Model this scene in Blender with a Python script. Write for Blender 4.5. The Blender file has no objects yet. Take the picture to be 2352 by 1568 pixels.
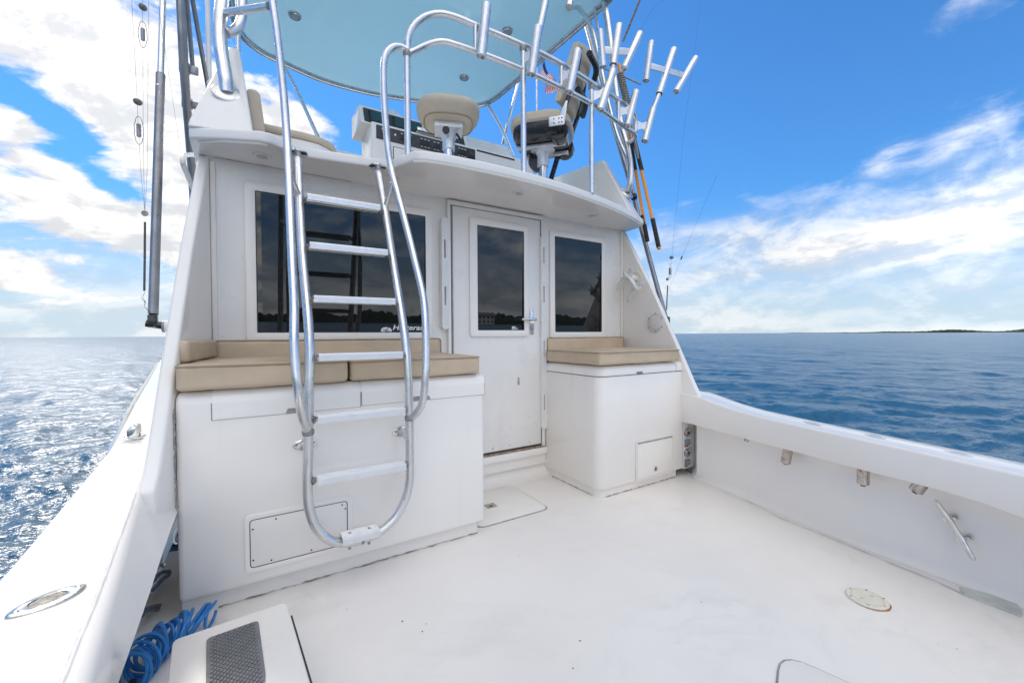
import bpy, bmesh, math, random
import numpy as np
from mathutils import Vector, Matrix, noise as mnoise
random.seed(7)
rng = np.random.default_rng(11)
V = Vector
R = math.radians
scene = bpy.context.scene
col = scene.collection

# ------------------------------------------------------------------ camera
cam_d = bpy.data.cameras.new('camera')
cam = bpy.data.objects.new('camera', cam_d)
col.objects.link(cam)
cam_d.sensor_width = 36.0
cam_d.lens = 935.0 / 2352.0 * 36.0
cam_d.clip_start = 0.02
cam_d.clip_end = 60000
cam.location = (0, 0, 1.05)
cam.rotation_euler = (Matrix.Rotation(R(-31.46), 4, 'Z') @ Matrix.Rotation(R(90 - 0.98), 4, 'X') @ Matrix.Rotation(R(-0.33), 4, 'Z')).to_euler()
scene.camera = cam

# ------------------------------------------------------------------ sky, sun, exposure
SUN_AZ, SUN_EL = R(-20), R(40)            # azimuth from the bow, positive to starboard
SUN_DIR = V((math.sin(SUN_AZ) * math.cos(SUN_EL), math.cos(SUN_AZ) * math.cos(SUN_EL), math.sin(SUN_EL)))
world = bpy.data.worlds.new('World')
scene.world = world
world.use_nodes = True
wt = world.node_tree
wt.nodes.clear()


class Ex:
    """tiny node-math expression builder"""
    def __init__(s, tree): s.t = tree
    def val(s, sock, v):
        if isinstance(v, (int, float)): sock.default_value = v
        else: s.t.links.new(v, sock)
    def m(s, op, a, b=None, c=None, clamp=False):
        n = s.t.nodes.new('ShaderNodeMath'); n.operation = op; n.use_clamp = clamp
        s.val(n.inputs[0], a)
        if b is not None: s.val(n.inputs[1], b)
        if c is not None: s.val(n.inputs[2], c)
        return n.outputs[0]
    def add(s, a, b): return s.m('ADD', a, b)
    def sub(s, a, b): return s.m('SUBTRACT', a, b)
    def mul(s, a, b): return s.m('MULTIPLY', a, b)
    def div(s, a, b): return s.m('DIVIDE', a, b)
    def ss(s, x, e0, e1, lo=0.0, hi=1.0):
        n = s.t.nodes.new('ShaderNodeMapRange'); n.interpolation_type = 'SMOOTHSTEP'
        s.val(n.inputs[0], x); s.val(n.inputs[1], e0); s.val(n.inputs[2], e1); s.val(n.inputs[3], lo); s.val(n.inputs[4], hi)
        return n.outputs[0]
    def noise(s, vec, scale, detail=4, rough=0.5, dist=0.0, lac=2.0):
        n = s.t.nodes.new('ShaderNodeTexNoise'); n.inputs['Scale'].default_value = scale
        n.inputs['Detail'].default_value = detail; n.inputs['Roughness'].default_value = rough
        n.inputs['Distortion'].default_value = dist; n.inputs['Lacunarity'].default_value = lac
        if vec is not None: s.t.links.new(vec, n.inputs['Vector'])
        return n.outputs['Fac']
    def comb(s, x, y, z):
        n = s.t.nodes.new('ShaderNodeCombineXYZ')
        for i, q in enumerate((x, y, z)): s.val(n.inputs[i], q)
        return n.outputs[0]
    def mixc(s, f, a, b):
        n = s.t.nodes.new('ShaderNodeMix'); n.data_type = 'RGBA'
        s.val(n.inputs[0], f)
        for sock, q in ((n.inputs[6], a), (n.inputs[7], b)):
            if isinstance(q, tuple): sock.default_value = (*q, 1)
            else: s.t.links.new(q, sock)
        return n.outputs[2]


E = Ex(wt)
tc = wt.nodes.new('ShaderNodeTexCoord')
sep = wt.nodes.new('ShaderNodeSeparateXYZ')
wt.links.new(tc.outputs['Generated'], sep.inputs[0])
dx, dy, dz = sep.outputs
az = E.mul(E.m('ARCTAN2', dx, dy), 180 / math.pi)
el = E.mul(E.m('ARCSINE', dz), 180 / math.pi)
elp = E.m('MAXIMUM', el, 0.0)
# cloud deck seen in perspective: project the direction on a plane overhead
hgt = E.add(E.m('MAXIMUM', dz, 0.0), 0.16)
pv = E.comb(E.div(dx, hgt), E.div(dy, hgt), 0.0)


def cloud_noise(de):
    """puffs and streaks; de looks that many degrees higher up, to shade cloud tops against their bases"""
    e2 = E.add(el, de)
    st = E.comb(E.mul(E.add(E.mul(az, 0.97), E.mul(e2, 0.25)), 0.032), E.mul(E.sub(e2, E.mul(az, 0.13)), 0.125), 3.3)
    fi = E.comb(E.mul(az, 0.15), E.mul(e2, 0.24), 1.1)
    return E.noise(st, 1.7, 8, 0.60, 0.9), E.noise(fi, 1.0, 9, 0.60, 0.35)


puff = E.noise(pv, 1.55, 8, 0.58, 0.25)
streak, fine = cloud_noise(0.0)
streak2, fine2 = cloud_noise(1.5)


def blob(a0, e0, sa, se, w, rot=0.0):
    da, de = E.sub(az, a0), E.sub(el, e0)
    c, s = math.cos(R(rot)), math.sin(R(rot))
    u = E.div(E.add(E.mul(da, c), E.mul(de, s)), sa)
    v = E.div(E.sub(E.mul(de, c), E.mul(da, s)), se)
    return E.mul(E.m('EXPONENT', E.mul(E.add(E.mul(u, u), E.mul(v, v)), -1.0)), w)


cov = None
for b in [(78.5, 27.6, 5.2, 2.0, 0.36, 8), (68.5, 27.1, 1.7, 0.8, 0.22, 0), (65.0, 23.6, 1.6, 0.6, 0.2, 0),
          (58, 11.2, 17, 4.8, 0.27, -6), (79, 11.0, 13, 3.2, 0.24, 16), (80, 18.4, 4.0, 1.5, 0.28, 25), (73.5, 17.2, 3.0, 1.4, 0.22, 35),
          (52, 6.5, 14, 3.0, 0.16, 0), (95, 10, 20, 7, 0.2, 0),
          (-10, 24.5, 9.0, 6.0, 0.40, -20), (-20, 28, 6, 5, 0.24, 0), (-4, 19, 5, 6, 0.34, 0), (-19.5, 18.1, 2.2, 1.2, 0.26, 0),
          (-16.5, 15.3, 4.0, 1.0, 0.25, -12), (-13, 11.4, 7.5, 2.6, 0.36, -6), (-19, 6.2, 3.6, 2.2, 0.30, 0), (-4, 9, 5, 3.5, 0.24, 0),
          (4, 25.0, 4.5, 2.6, 0.30, -10), (-12.5, 14.4, 3.4, 1.1, -0.22, -18), (-18, 20.3, 3.6, 1.0, -0.26, -25),
          (11, 31, 5, 4, -0.35, 0), (60, 26, 26, 6.5, -0.34, 0), (40, 24, 14, 10, -0.36, 0), (60, 33, 60, 5, -0.2, 0)]:
    q = blob(*b)
    cov = q if cov is None else E.add(cov, q)
mixn = E.add(E.add(E.mul(puff, 0.26), E.mul(streak, 0.37)), E.mul(fine, 0.37))
body = E.add(0.5, E.mul(E.sub(mixn, 0.5), 1.65))
cov = E.add(cov, E.add(E.ss(el, 34.0, 58.0, 0.0, 0.30), E.ss(E.m('ABSOLUTE', az), 95.0, 135.0, 0.0, 0.16)))
dens = E.add(body, cov)
soft = E.ss(az, 25.0, 50.0)
alpha = E.ss(dens, E.sub(0.54, E.mul(soft, 0.04)), E.add(0.70, E.mul(soft, 0.34)))
# low clouds thin out into a pale layer towards the horizon
low = E.ss(el, 0.0, 15.0, 0.66, 0.0)
alpha = E.m('MAXIMUM', alpha, E.mul(low, E.ss(E.add(E.mul(streak, 0.6), E.mul(fine, 0.4)), 0.30, 0.62)))
sky = wt.nodes.new('ShaderNodeTexSky')
sky.sky_type = 'NISHITA'
sky.sun_disc = False
sky.sun_elevation = SUN_EL
sky.sun_rotation = SUN_AZ
sky.air_density = 1.0
sky.dust_density = 0.0
sky.ozone_density = 2.0
hsv = wt.nodes.new('ShaderNodeMix')
hsv.data_type = 'RGBA'; hsv.blend_type = 'MULTIPLY'; hsv.inputs[0].default_value = 1.0
hsv.inputs[7].default_value = (0.31, 0.66, 0.96, 1)
wt.links.new(sky.outputs[0], hsv.inputs[6])
# thin bright haze low over the sea
# keep the clear sky near the sun's side from washing out
bw = wt.nodes.new('ShaderNodeRGBToBW'); wt.links.new(hsv.outputs[2], bw.inputs[0])
lr = E.div(bw.outputs[0], 2.6)
ev = wt.nodes.new('ShaderNodeVectorMath'); ev.operation = 'SCALE'
wt.links.new(hsv.outputs[2], ev.inputs[0])
wt.links.new(E.div(0.97, E.m('SQRT', E.add(1.0, E.mul(lr, lr)))), ev.inputs['Scale'])
clear = E.mixc(E.ss(el, -1.0, 17.0, 0.78, 0.0), ev.outputs[0], (2.65, 3.15, 3.75))
CLOUD = 3.6
shade = E.ss(E.add(E.sub(fine, fine2), E.mul(E.sub(streak, streak2), 0.6)), -0.12, 0.09)
# brightening added to clouds opposite the sun, behind the camera, to light the cockpit
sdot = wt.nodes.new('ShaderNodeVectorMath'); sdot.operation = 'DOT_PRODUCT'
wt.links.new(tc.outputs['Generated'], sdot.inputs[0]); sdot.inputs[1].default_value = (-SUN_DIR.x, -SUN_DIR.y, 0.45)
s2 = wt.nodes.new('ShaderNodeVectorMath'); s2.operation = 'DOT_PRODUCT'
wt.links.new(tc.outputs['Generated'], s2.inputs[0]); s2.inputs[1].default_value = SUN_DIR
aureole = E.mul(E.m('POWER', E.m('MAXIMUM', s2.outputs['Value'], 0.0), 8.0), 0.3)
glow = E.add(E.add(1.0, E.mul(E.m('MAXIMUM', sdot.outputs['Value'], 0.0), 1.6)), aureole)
ccol = E.mixc(shade, (CLOUD * 0.76, CLOUD * 0.78, CLOUD * 0.82), (CLOUD * 1.10, CLOUD * 1.08, CLOUD * 1.05))
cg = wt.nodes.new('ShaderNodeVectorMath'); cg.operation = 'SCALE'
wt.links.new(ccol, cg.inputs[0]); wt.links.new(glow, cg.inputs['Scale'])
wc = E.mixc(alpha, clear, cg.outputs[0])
bg = wt.nodes.new('ShaderNodeBackground')
bg.inputs['Strength'].default_value = 0.106
wt.links.new(wc, bg.inputs['Color'])
wo = wt.nodes.new('ShaderNodeOutputWorld')
wt.links.new(bg.outputs[0], wo.inputs['Surface'])
world.cycles.sampling_method = 'MANUAL'
world.cycles.sample_map_resolution = 1024

sun_d = bpy.data.lights.new('sun', 'SUN')
sun_d.energy = 1.15
sun_d.angle = R(10)
sun_d.color = (1.0, 0.95, 0.87)
sun = bpy.data.objects.new('sun', sun_d)
col.objects.link(sun)
sun.rotation_euler = SUN_DIR.to_track_quat('Z', 'Y').to_euler()
sun.location = SUN_DIR * 50

vs = scene.view_settings
vs.view_transform = 'Standard'
vs.look = 'None'
vs.exposure = 1.28
vs.gamma = 1.0
scene.render.resolution_x, scene.render.resolution_y = 1024, 682
scene.cycles.max_bounces = 10
scene.cycles.diffuse_bounces = 8
scene.cycles.glossy_bounces = 5
scene.cycles.use_denoising = True
scene.cycles.sample_clamp_indirect = 6.0

# ------------------------------------------------------------------ materials
def material(name, base, rough=0.4, metal=0.0, var=0.0, vscale=6.0, bump=0.0, bscale=40.0, coat=0.0, spec=None, dark=None, dthr=(0.62, 0.75), dscale=12.0, aniso=None, ior=None):
    mt = bpy.data.materials.new(name)
    mt.use_nodes = True
    t = mt.node_tree
    b = t.nodes['Principled BSDF']
    b.inputs['Base Color'].default_value = (*base, 1)
    b.inputs['Roughness'].default_value = rough
    b.inputs['Metallic'].default_value = metal
    if coat: b.inputs['Coat Weight'].default_value = coat; b.inputs['Coat Roughness'].default_value = 0.08
    if ior: b.inputs['IOR'].default_value = ior
    e = Ex(t)
    g = t.nodes.new('ShaderNodeNewGeometry')
    pos = g.outputs['Position']
    c = None
    if var:
        f = e.noise(pos, vscale, 5, 0.6)
        lo = tuple(max(0, x * (1 - var)) for x in base); hi = tuple(min(1, x * (1 + var * 0.5)) for x in base)
        c = e.mixc(e.ss(f, 0.3, 0.7), lo, hi)
        rr = e.ss(e.noise(pos, vscale * 2.3, 4, 0.6), 0.3, 0.7, max(0.02, rough * 0.75), min(1, rough * 1.35))
        t.links.new(rr, b.inputs['Roughness'])
    if dark:
        f = e.noise(pos, dscale, 6, 0.65)
        f2 = e.noise(pos, dscale * 0.23, 2, 0.5)
        k = e.mul(e.ss(f, *dthr), e.ss(f2, 0.42, 0.62))
        c = e.mixc(k, c if c is not None else base, dark)
    if c is not None: t.links.new(c, b.inputs['Base Color'])
    if bump:
        bn = t.nodes.new('ShaderNodeBump'); bn.inputs['Strength'].default_value = bump; bn.inputs['Distance'].default_value = 0.01
        t.links.new(e.noise(pos, bscale, 4, 0.6), bn.inputs['Height'])
        t.links.new(bn.outputs[0], b.inputs['Normal'])
    return mt


GEL = (0.86, 0.82, 0.77)
M = {}
M['gelcoat'] = material('white_gelcoat', GEL, 0.15, var=0.018, vscale=1.3, bump=0.012, bscale=3)
M['bulkhead'] = material('white_bulkhead_paint', (0.84, 0.815, 0.785), 0.30, var=0.02, vscale=1.7, bump=0.02, bscale=60, dark=(0.79, 0.765, 0.745), dthr=(0.5, 0.95), dscale=5)
M['deck'] = material('white_nonskid_deck', (0.83, 0.795, 0.75), 0.42, var=0.035, vscale=1.6, bump=0.08, bscale=260, dark=(0.735, 0.725, 0.725), dthr=(0.5, 0.9), dscale=5)
def deck_wear():
    t = M['deck'].node_tree
    b = t.nodes['Principled BSDF']
    src = b.inputs['Base Color'].links[0].from_socket
    e = Ex(t)
    pos = t.nodes.new('ShaderNodeNewGeometry').outputs['Position']
    smear = e.noise(pos, 2.4, 7, 0.7, 1.4)
    wide = e.noise(pos, 0.8, 3, 0.5, 0.4)
    k = e.mul(e.ss(smear, 0.47, 0.66), e.ss(wide, 0.40, 0.62))
    c = e.mixc(e.mul(k, 0.55), src, (0.69, 0.665, 0.63))
    spots = e.noise(pos, 75.0, 2, 0.5)
    c = e.mixc(e.mul(e.ss(spots, 0.74, 0.80), 0.5), c, (0.38, 0.36, 0.33))
    yel = e.noise(pos, 3.7, 5, 0.65, 0.8)
    c = e.mixc(e.mul(e.ss(yel, 0.58, 0.76), 0.35), c, (0.72, 0.66, 0.56))
    t.links.new(c, b.inputs['Base Color'])


deck_wear()


def streaks(name, c, amt):
    """faint run-down marks and chalky patches on painted panels"""
    t = M[name].node_tree
    b = t.nodes['Principled BSDF']
    src = b.inputs['Base Color'].links[0].from_socket
    e = Ex(t)
    pos = t.nodes.new('ShaderNodeNewGeometry').outputs['Position']
    mp = t.nodes.new('ShaderNodeMapping'); mp.inputs['Scale'].default_value = (16, 16, 0.9)
    t.links.new(pos, mp.inputs['Vector'])
    run = e.noise(mp.outputs[0], 1.0, 5, 0.65, 0.2)
    where = e.noise(pos, 1.9, 3, 0.5)
    k = e.mul(e.ss(run, 0.50, 0.74), e.ss(where, 0.42, 0.62))
    t.links.new(e.mixc(e.mul(k, amt), src, c), b.inputs['Base Color'])


M['hullwall'] = material('white_liner_paint', (0.785, 0.77, 0.74), 0.32, var=0.03, vscale=1.6, bump=0.02, bscale=12, dark=(0.70, 0.70, 0.70), dthr=(0.5, 0.9), dscale=4)
M['soffit'] = material('white_soffit_paint', (0.85, 0.82, 0.79), 0.18, var=0.03, vscale=1.2, bump=0.02, bscale=3)
M['plastic'] = material('white_plastic', (0.76, 0.75, 0.73), 0.35, var=0.04, vscale=20)
M['ivory'] = material('ivory_plastic', (0.74, 0.71, 0.60), 0.4, var=0.06, vscale=20)
M['tan'] = material('tan_vinyl', (0.58, 0.455, 0.32), 0.45, var=0.09, vscale=5, bump=0.35, bscale=16, dark=(0.38, 0.28, 0.19), dthr=(0.6, 0.8), dscale=9)
M['tanlight'] = material('pale_tan_vinyl', (0.58, 0.49, 0.37), 0.48, var=0.08, vscale=5, bump=0.12, bscale=170)
M['piping'] = material('tan_piping', (0.36, 0.27, 0.18), 0.5)
M['alu'] = material('aluminium_tube', (0.70, 0.70, 0.70), 0.30, metal=1.0, var=0.08, vscale=9)
M['weld'] = material('dull_weld_metal', (0.36, 0.36, 0.36), 0.5, metal=0.8, var=0.25, vscale=60, bump=0.4, bscale=220)
M['tread'] = material('ribbed_aluminium_tread', (0.76, 0.762, 0.77), 0.42, metal=0.7, var=0.05, vscale=20)
M['steel'] = material('polished_stainless', (0.70, 0.69, 0.67), 0.10, metal=1.0, var=0.12, vscale=14)
M['rusty_steel'] = material('stained_stainless', (0.56, 0.52, 0.48), 0.25, metal=1.0, var=0.2, vscale=25, dark=(0.35, 0.18, 0.08), dthr=(0.5, 0.65), dscale=30)
M['spreader'] = material('grey_anodised_tube', (0.30, 0.30, 0.31), 0.35, metal=0.85, var=0.15, vscale=9)
M['black'] = material('black_plastic', (0.015, 0.015, 0.016), 0.35, var=0.2, vscale=20)
M['blackpaint'] = material('black_gloss_frame', (0.02, 0.02, 0.02), 0.18, var=0.2, vscale=20, coat=0.3)
M['grip'] = material('black_foam_grip', (0.035, 0.033, 0.032), 0.8, var=0.3, vscale=60, bump=0.3, bscale=300)
M['gap'] = material('dark_joint', (0.05, 0.048, 0.045), 0.8)
M['joint'] = material('grey_joint_sealant', (0.33, 0.32, 0.31), 0.7, var=0.3, vscale=30)
M['seam'] = material('pale_grey_seam', (0.55, 0.54, 0.53), 0.6, var=0.2, vscale=20)
M['caulk'] = material('old_brown_caulk', (0.33, 0.25, 0.19), 0.85, var=0.5, vscale=40)
M['stain'] = material('rust_stain', (0.42, 0.16, 0.04), 0.7, var=0.35, vscale=50)
M['algae'] = material('green_grey_gutter', (0.60, 0.62, 0.57), 0.5, var=0.2, vscale=9, dark=(0.36, 0.34, 0.24), dthr=(0.5, 0.66), dscale=14)
M['orange'] = material('orange_fibreglass', (0.88, 0.33, 0.008), 0.25, var=0.08, vscale=12, coat=0.4)
M['rope'] = material('grey_rope', (0.34, 0.33, 0.30), 0.85, var=0.25, vscale=90, bump=0.4, bscale=260)
M['cord'] = material('dark_cord', (0.10, 0.10, 0.10), 0.8, var=0.3, vscale=80)
M['hose'] = material('blue_hose', (0.018, 0.19, 0.52), 0.33, var=0.18, vscale=10)
M['hosedark'] = material('dark_slate_hose', (0.06, 0.085, 0.11), 0.4, var=0.2, vscale=10)
M['mat'] = material('grey_rubber_mat', (0.20, 0.20, 0.205), 0.7, var=0.12, vscale=14, bump=0.1, bscale=200)
M['switch'] = material('charcoal_switch_panel', (0.045, 0.045, 0.047), 0.5, var=0.12, vscale=14, bump=0.08, bscale=240)
M['red'] = material('red_switch', (0.55, 0.03, 0.03), 0.4)
M['screen'] = material('dark_teal_screen', (0.015, 0.06, 0.075), 0.08)
M['white_ink'] = material('white_print', (0.80, 0.80, 0.80), 0.5)
M['blue_ink'] = material('dark_blue_print', (0.02, 0.03, 0.09), 0.5)
M['flag_red'] = material('red_flag_cloth', (0.60, 0.03, 0.04), 0.8, var=0.1, vscale=20)
M['flag_white'] = material('white_flag_cloth', (0.78, 0.77, 0.76), 0.8)
M['flag_blue'] = material('navy_flag_cloth', (0.02, 0.03, 0.14), 0.8)
M['grey_float'] = material('grey_line_float', (0.20, 0.20, 0.19), 0.6, var=0.2, vscale=60)
M['lens'] = material('frosted_lamp_lens', (0.48, 0.47, 0.45), 0.3)
M['satin_steel'] = material('satin_stainless', (0.50, 0.49, 0.47), 0.22, metal=1.0, var=0.1, vscale=30)
M['hatchgrey'] = material('grey_inlet_cover', (0.22, 0.24, 0.26), 0.45, var=0.2, vscale=40)
M['hardtop'] = material('pale_blue_gelcoat', (0.60, 0.83, 0.92), 0.04, var=0.02, vscale=0.9, bump=0.015, bscale=1.2, coat=1.0, ior=1.7)
def translucent_panel(m, w, c):
    """thin fibreglass lets some daylight through"""
    t = m.node_tree
    out = [n for n in t.nodes if n.type == 'OUTPUT_MATERIAL'][0]
    tr = t.nodes.new('ShaderNodeBsdfTranslucent'); tr.inputs['Color'].default_value = (*c, 1)
    mx = t.nodes.new('ShaderNodeMixShader'); mx.inputs[0].default_value = w
    t.links.new(t.nodes['Principled BSDF'].outputs[0], mx.inputs[1]); t.links.new(tr.outputs[0], mx.inputs[2])
    t.links.new(mx.outputs[0], out.inputs['Surface'])


translucent_panel(M['hardtop'], 0.42, (0.66, 0.86, 0.93))
M['glass'] = material('dark_tinted_glass', (0.006, 0.007, 0.008), 0.0, ior=1.58)
M['hedge'] = material('dark_shore_foliage', (0.028, 0.05, 0.022), 0.9, var=0.5, vscale=0.05)
M['housewall'] = material('white_house_wall', (0.75, 0.73, 0.70), 0.7)
M['houseroof'] = material('grey_house_roof', (0.25, 0.25, 0.26), 0.7)
M['sand'] = material('shore_sand', (0.42, 0.38, 0.30), 0.9)

streaks('gelcoat', (0.72, 0.68, 0.63), 0.22)
streaks('bulkhead', (0.68, 0.62, 0.56), 0.35)

# ------------------------------------------------------------------ object helpers
WPOS = {}


def thing(name, label, cat, loc, group=None):
    o = bpy.data.objects.new(name, None)
    col.objects.link(o)
    o.empty_display_size = 0.05
    o.location = loc
    WPOS[o] = V(loc)
    o['label'] = label
    o['category'] = cat
    if group: o['group'] = group
    return o


def link_mesh(name, me, parent, c):
    o = bpy.data.objects.new(name, me)
    col.objects.link(o)
    o.location = c
    WPOS[o] = V(c)
    if parent is not None:
        o.parent = parent
        o.matrix_parent_inverse = Matrix.Translation(-WPOS[parent])
    return o


def obj(name, bm, mat, parent=None, label=None, cat=None, group=None, kind=None, smooth=38, recalc=True):
    if recalc: bmesh.ops.recalc_face_normals(bm, faces=bm.faces[:])
    co = [v.co for v in bm.verts]
    c = V(((min(p.x for p in co) + max(p.x for p in co)) / 2, (min(p.y for p in co) + max(p.y for p in co)) / 2, min(p.z for p in co)))
    for v in bm.verts: v.co -= c
    me = bpy.data.meshes.new(name)
    bm.to_mesh(me); bm.free()
    me.materials.append(M[mat] if isinstance(mat, str) else mat)
    if smooth:
        me.polygons.foreach_set('use_smooth', [True] * len(me.polygons))
        me.set_sharp_from_angle(angle=R(smooth))
    o = link_mesh(name, me, parent, c)
    if label: o['label'] = label
    if cat: o['category'] = cat
    if group: o['group'] = group
    if kind: o['kind'] = kind
    return o


def B(): return bmesh.new()


def catmull(pts, res):
    if len(pts) < 3: return [V(p) for p in pts]
    P = [V(p) for p in pts]
    P = [P[0] * 2 - P[1]] + P + [P[-1] * 2 - P[-2]]
    out = []
    for i in range(1, len(P) - 2):
        p0, p1, p2, p3 = P[i - 1:i + 3]
        # centripetal knots keep tight bends from overshooting
        t0 = 0; t1 = t0 + max(1e-6, (p1 - p0).length ** 0.5); t2 = t1 + max(1e-6, (p2 - p1).length ** 0.5); t3 = t2 + max(1e-6, (p3 - p2).length ** 0.5)
        for k in range(res):
            t = t1 + (t2 - t1) * k / res
            a1 = p0 * ((t1 - t) / (t1 - t0)) + p1 * ((t - t0) / (t1 - t0))
            a2 = p1 * ((t2 - t) / (t2 - t1)) + p2 * ((t - t1) / (t2 - t1))
            a3 = p2 * ((t3 - t) / (t3 - t2)) + p3 * ((t - t2) / (t3 - t2))
            b1 = a1 * ((t2 - t) / (t2 - t0)) + a2 * ((t - t0) / (t2 - t0))
            b2 = a2 * ((t3 - t) / (t3 - t1)) + a3 * ((t - t1) / (t3 - t1))
            out.append(b1 * ((t2 - t) / (t2 - t1)) + b2 * ((t - t1) / (t2 - t1)))
    out.append(P[-2])
    return out


def tube(bm, pts, r, seg=12, res=6, cap=True, curve=True, closed=False):
    P = catmull(pts, res) if curve and len(pts) > 2 else [V(p) for p in pts]
    n = len(P)
    rad = [r] * n if isinstance(r, (int, float)) else [np.interp(i / (n - 1), np.linspace(0, 1, len(r)), r) for i in range(n)]
    T = []
    for i in range(n):
        if closed: d = P[(i + 1) % n] - P[i - 1]
        else: d = P[min(i + 1, n - 1)] - P[max(i - 1, 0)]
        T.append(d.normalized())
    up = V((0, 0, 1)) if abs(T[0].z) < 0.9 else V((0, 1, 0))
    nrm = T[0].cross(up).normalized()
    rings = []
    for i in range(n):
        if i:
            q = T[i - 1].rotation_difference(T[i]); nrm = q @ nrm
            nrm = (nrm - T[i] * nrm.dot(T[i])).normalized()
        bn = T[i].cross(nrm)
        rings.append([bm.verts.new(P[i] + (nrm * math.cos(2 * math.pi * k / seg) + bn * math.sin(2 * math.pi * k / seg)) * rad[i]) for k in range(seg)])
    for i in range(n if closed else n - 1):
        a, b = rings[i], rings[(i + 1) % n]
        for k in range(seg):
            bm.faces.new((a[k], a[(k + 1) % seg], b[(k + 1) % seg], b[k]))
    if cap and not closed:
        bm.faces.new(rings[0][::-1]); bm.faces.new(rings[-1])
    return bm


def pipe(bm, p0, p1, r, wall, seg=16):
    """open-ended pipe"""
    d = (V(p1) - V(p0)).normalized()
    lathe(bm, p0, d, [(r - wall, 0.012), (r - wall, 0.0), (r, 0.0), (r, (V(p1) - V(p0)).length), (r - wall, (V(p1) - V(p0)).length), (r - wall, (V(p1) - V(p0)).length - 0.05), (0.0005, (V(p1) - V(p0)).length - 0.05)], seg)
    return bm


def lathe(bm, c, axis, prof, seg=20):
    a = V(axis).normalized()
    u = a.cross(V((0, 0, 1)) if abs(a.z) < 0.9 else V((1, 0, 0))).normalized()
    w = a.cross(u)
    rings = []
    for r, h in prof:
        rings.append([bm.verts.new(V(c) + a * h + (u * math.cos(2 * math.pi * k / seg) + w * math.sin(2 * math.pi * k / seg)) * max(r, 1e-4)) for k in range(seg)])
    for i in range(len(rings) - 1):
        for k in range(seg):
            bm.faces.new((rings[i][k], rings[i][(k + 1) % seg], rings[i + 1][(k + 1) % seg], rings[i + 1][k]))
    if prof[0][0] > 2e-4: bm.faces.new(rings[0][::-1])
    if prof[-1][0] > 2e-4: bm.faces.new(rings[-1])
    return bm


def bevel_sharp(bm, off, seg=2, ang=30):
    if off <= 0: return bm
    bm.normal_update()
    ed = [e for e in bm.edges if len(e.link_faces) == 2 and e.calc_face_angle(0) > R(ang)]
    bmesh.ops.bevel(bm, geom=ed, offset=off, segments=seg, affect='EDGES', profile=0.5, clamp_overlap=True)
    return bm


def box(bm, x0, x1, y0, y1, z0, z1, bev=0.0, seg=2):
    t = bmesh.new()
    bmesh.ops.create_cube(t, size=1)
    for v in t.verts:
        v.co = V((x0 + (v.co.x + .5) * (x1 - x0), y0 + (v.co.y + .5) * (y1 - y0), z0 + (v.co.z + .5) * (z1 - z0)))
    bevel_sharp(t, bev, seg)
    merge(bm, t)
    return bm


def merge(bm, t):
    me = bpy.data.meshes.new('tmp')
    t.to_mesh(me); t.free()
    bm.from_mesh(me)
    bpy.data.meshes.remove(me)


def prism(bm, pts, vec, bev=0.0, seg=2, ang=30):
    t = bmesh.new()
    a = [t.verts.new(V(p)) for p in pts]
    b = [t.verts.new(V(p) + V(vec)) for p in pts]
    n = len(a)
    t.faces.new(a); t.faces.new(b[::-1])
    for i in range(n): t.faces.new((a[i], b[i], b[(i + 1) % n], a[(i + 1) % n]))
    bmesh.ops.recalc_face_normals(t, faces=t.faces[:])
    bevel_sharp(t, bev, seg, ang)
    merge(bm, t)
    return bm


def loft(bm, secs, closed_sec=False, cap=False):
    rows = [[bm.verts.new(V(p)) for p in s] for s in secs]
    n = len(rows[0])
    for i in range(len(rows) - 1):
        for k in range(n if closed_sec else n - 1):
            bm.faces.new((rows[i][k], rows[i][(k + 1) % n], rows[i + 1][(k + 1) % n], rows[i + 1][k]))
    if cap and closed_sec:
        bm.faces.new(rows[0][::-1]); bm.faces.new(rows[-1])
    return bm


def rrect(cx, cy, w, h, r, n=5):
    out = []
    for sx, sy, a0 in ((1, 1, 0), (-1, 1, 90), (-1, -1, 180), (1, -1, 270)):
        for k in range(n + 1):
            a = R(a0 + 90 * k / n)
            out.append((cx + sx * (w / 2 - r) + r * math.cos(a), cy + sy * (h / 2 - r) + r * math.sin(a)))
    return out


def rquad(corners, r, n=5):
    """rounded corners on a planar quad of 3D points"""
    out = []
    m = len(corners)
    for i in range(m):
        p, a, b = V(corners[i]), V(corners[i - 1]), V(corners[(i + 1) % m])
        da, db = (a - p).normalized(), (b - p).normalized()
        rr = min(r, (a - p).length * .45, (b - p).length * .45)
        s, e = p + da * rr, p + db * rr
        for k in range(n + 1):
            t = k / n
            out.append(s * (1 - t) ** 2 + p * 2 * t * (1 - t) + e * t * t)
    return out


def ring(bm, outer, inner, vec, bev=0.0):
    """flat frame between two outlines with the same number of points, thickened by vec"""
    t = bmesh.new()
    n = len(outer)
    vv = [[t.verts.new(V(p) + V(o)) for p in L] for L, o in ((outer, (0, 0, 0)), (inner, (0, 0, 0)), (inner, vec), (outer, vec))]
    for j in range(4):
        A, Bq = vv[j], vv[(j + 1) % 4]
        for i in range(n):
            t.faces.new((A[i], A[(i + 1) % n], Bq[(i + 1) % n], Bq[i]))
    bmesh.ops.recalc_face_normals(t, faces=t.faces[:])
    bevel_sharp(t, bev, 2, 50)
    merge(bm, t)
    return bm


def yz(pts, x): return [V((x, p[0], p[1])) for p in pts]
def xz(pts, y): return [V((p[0], y, p[1])) for p in pts]
def xy(pts, z): return [V((p[0], p[1], z)) for p in pts]


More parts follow.
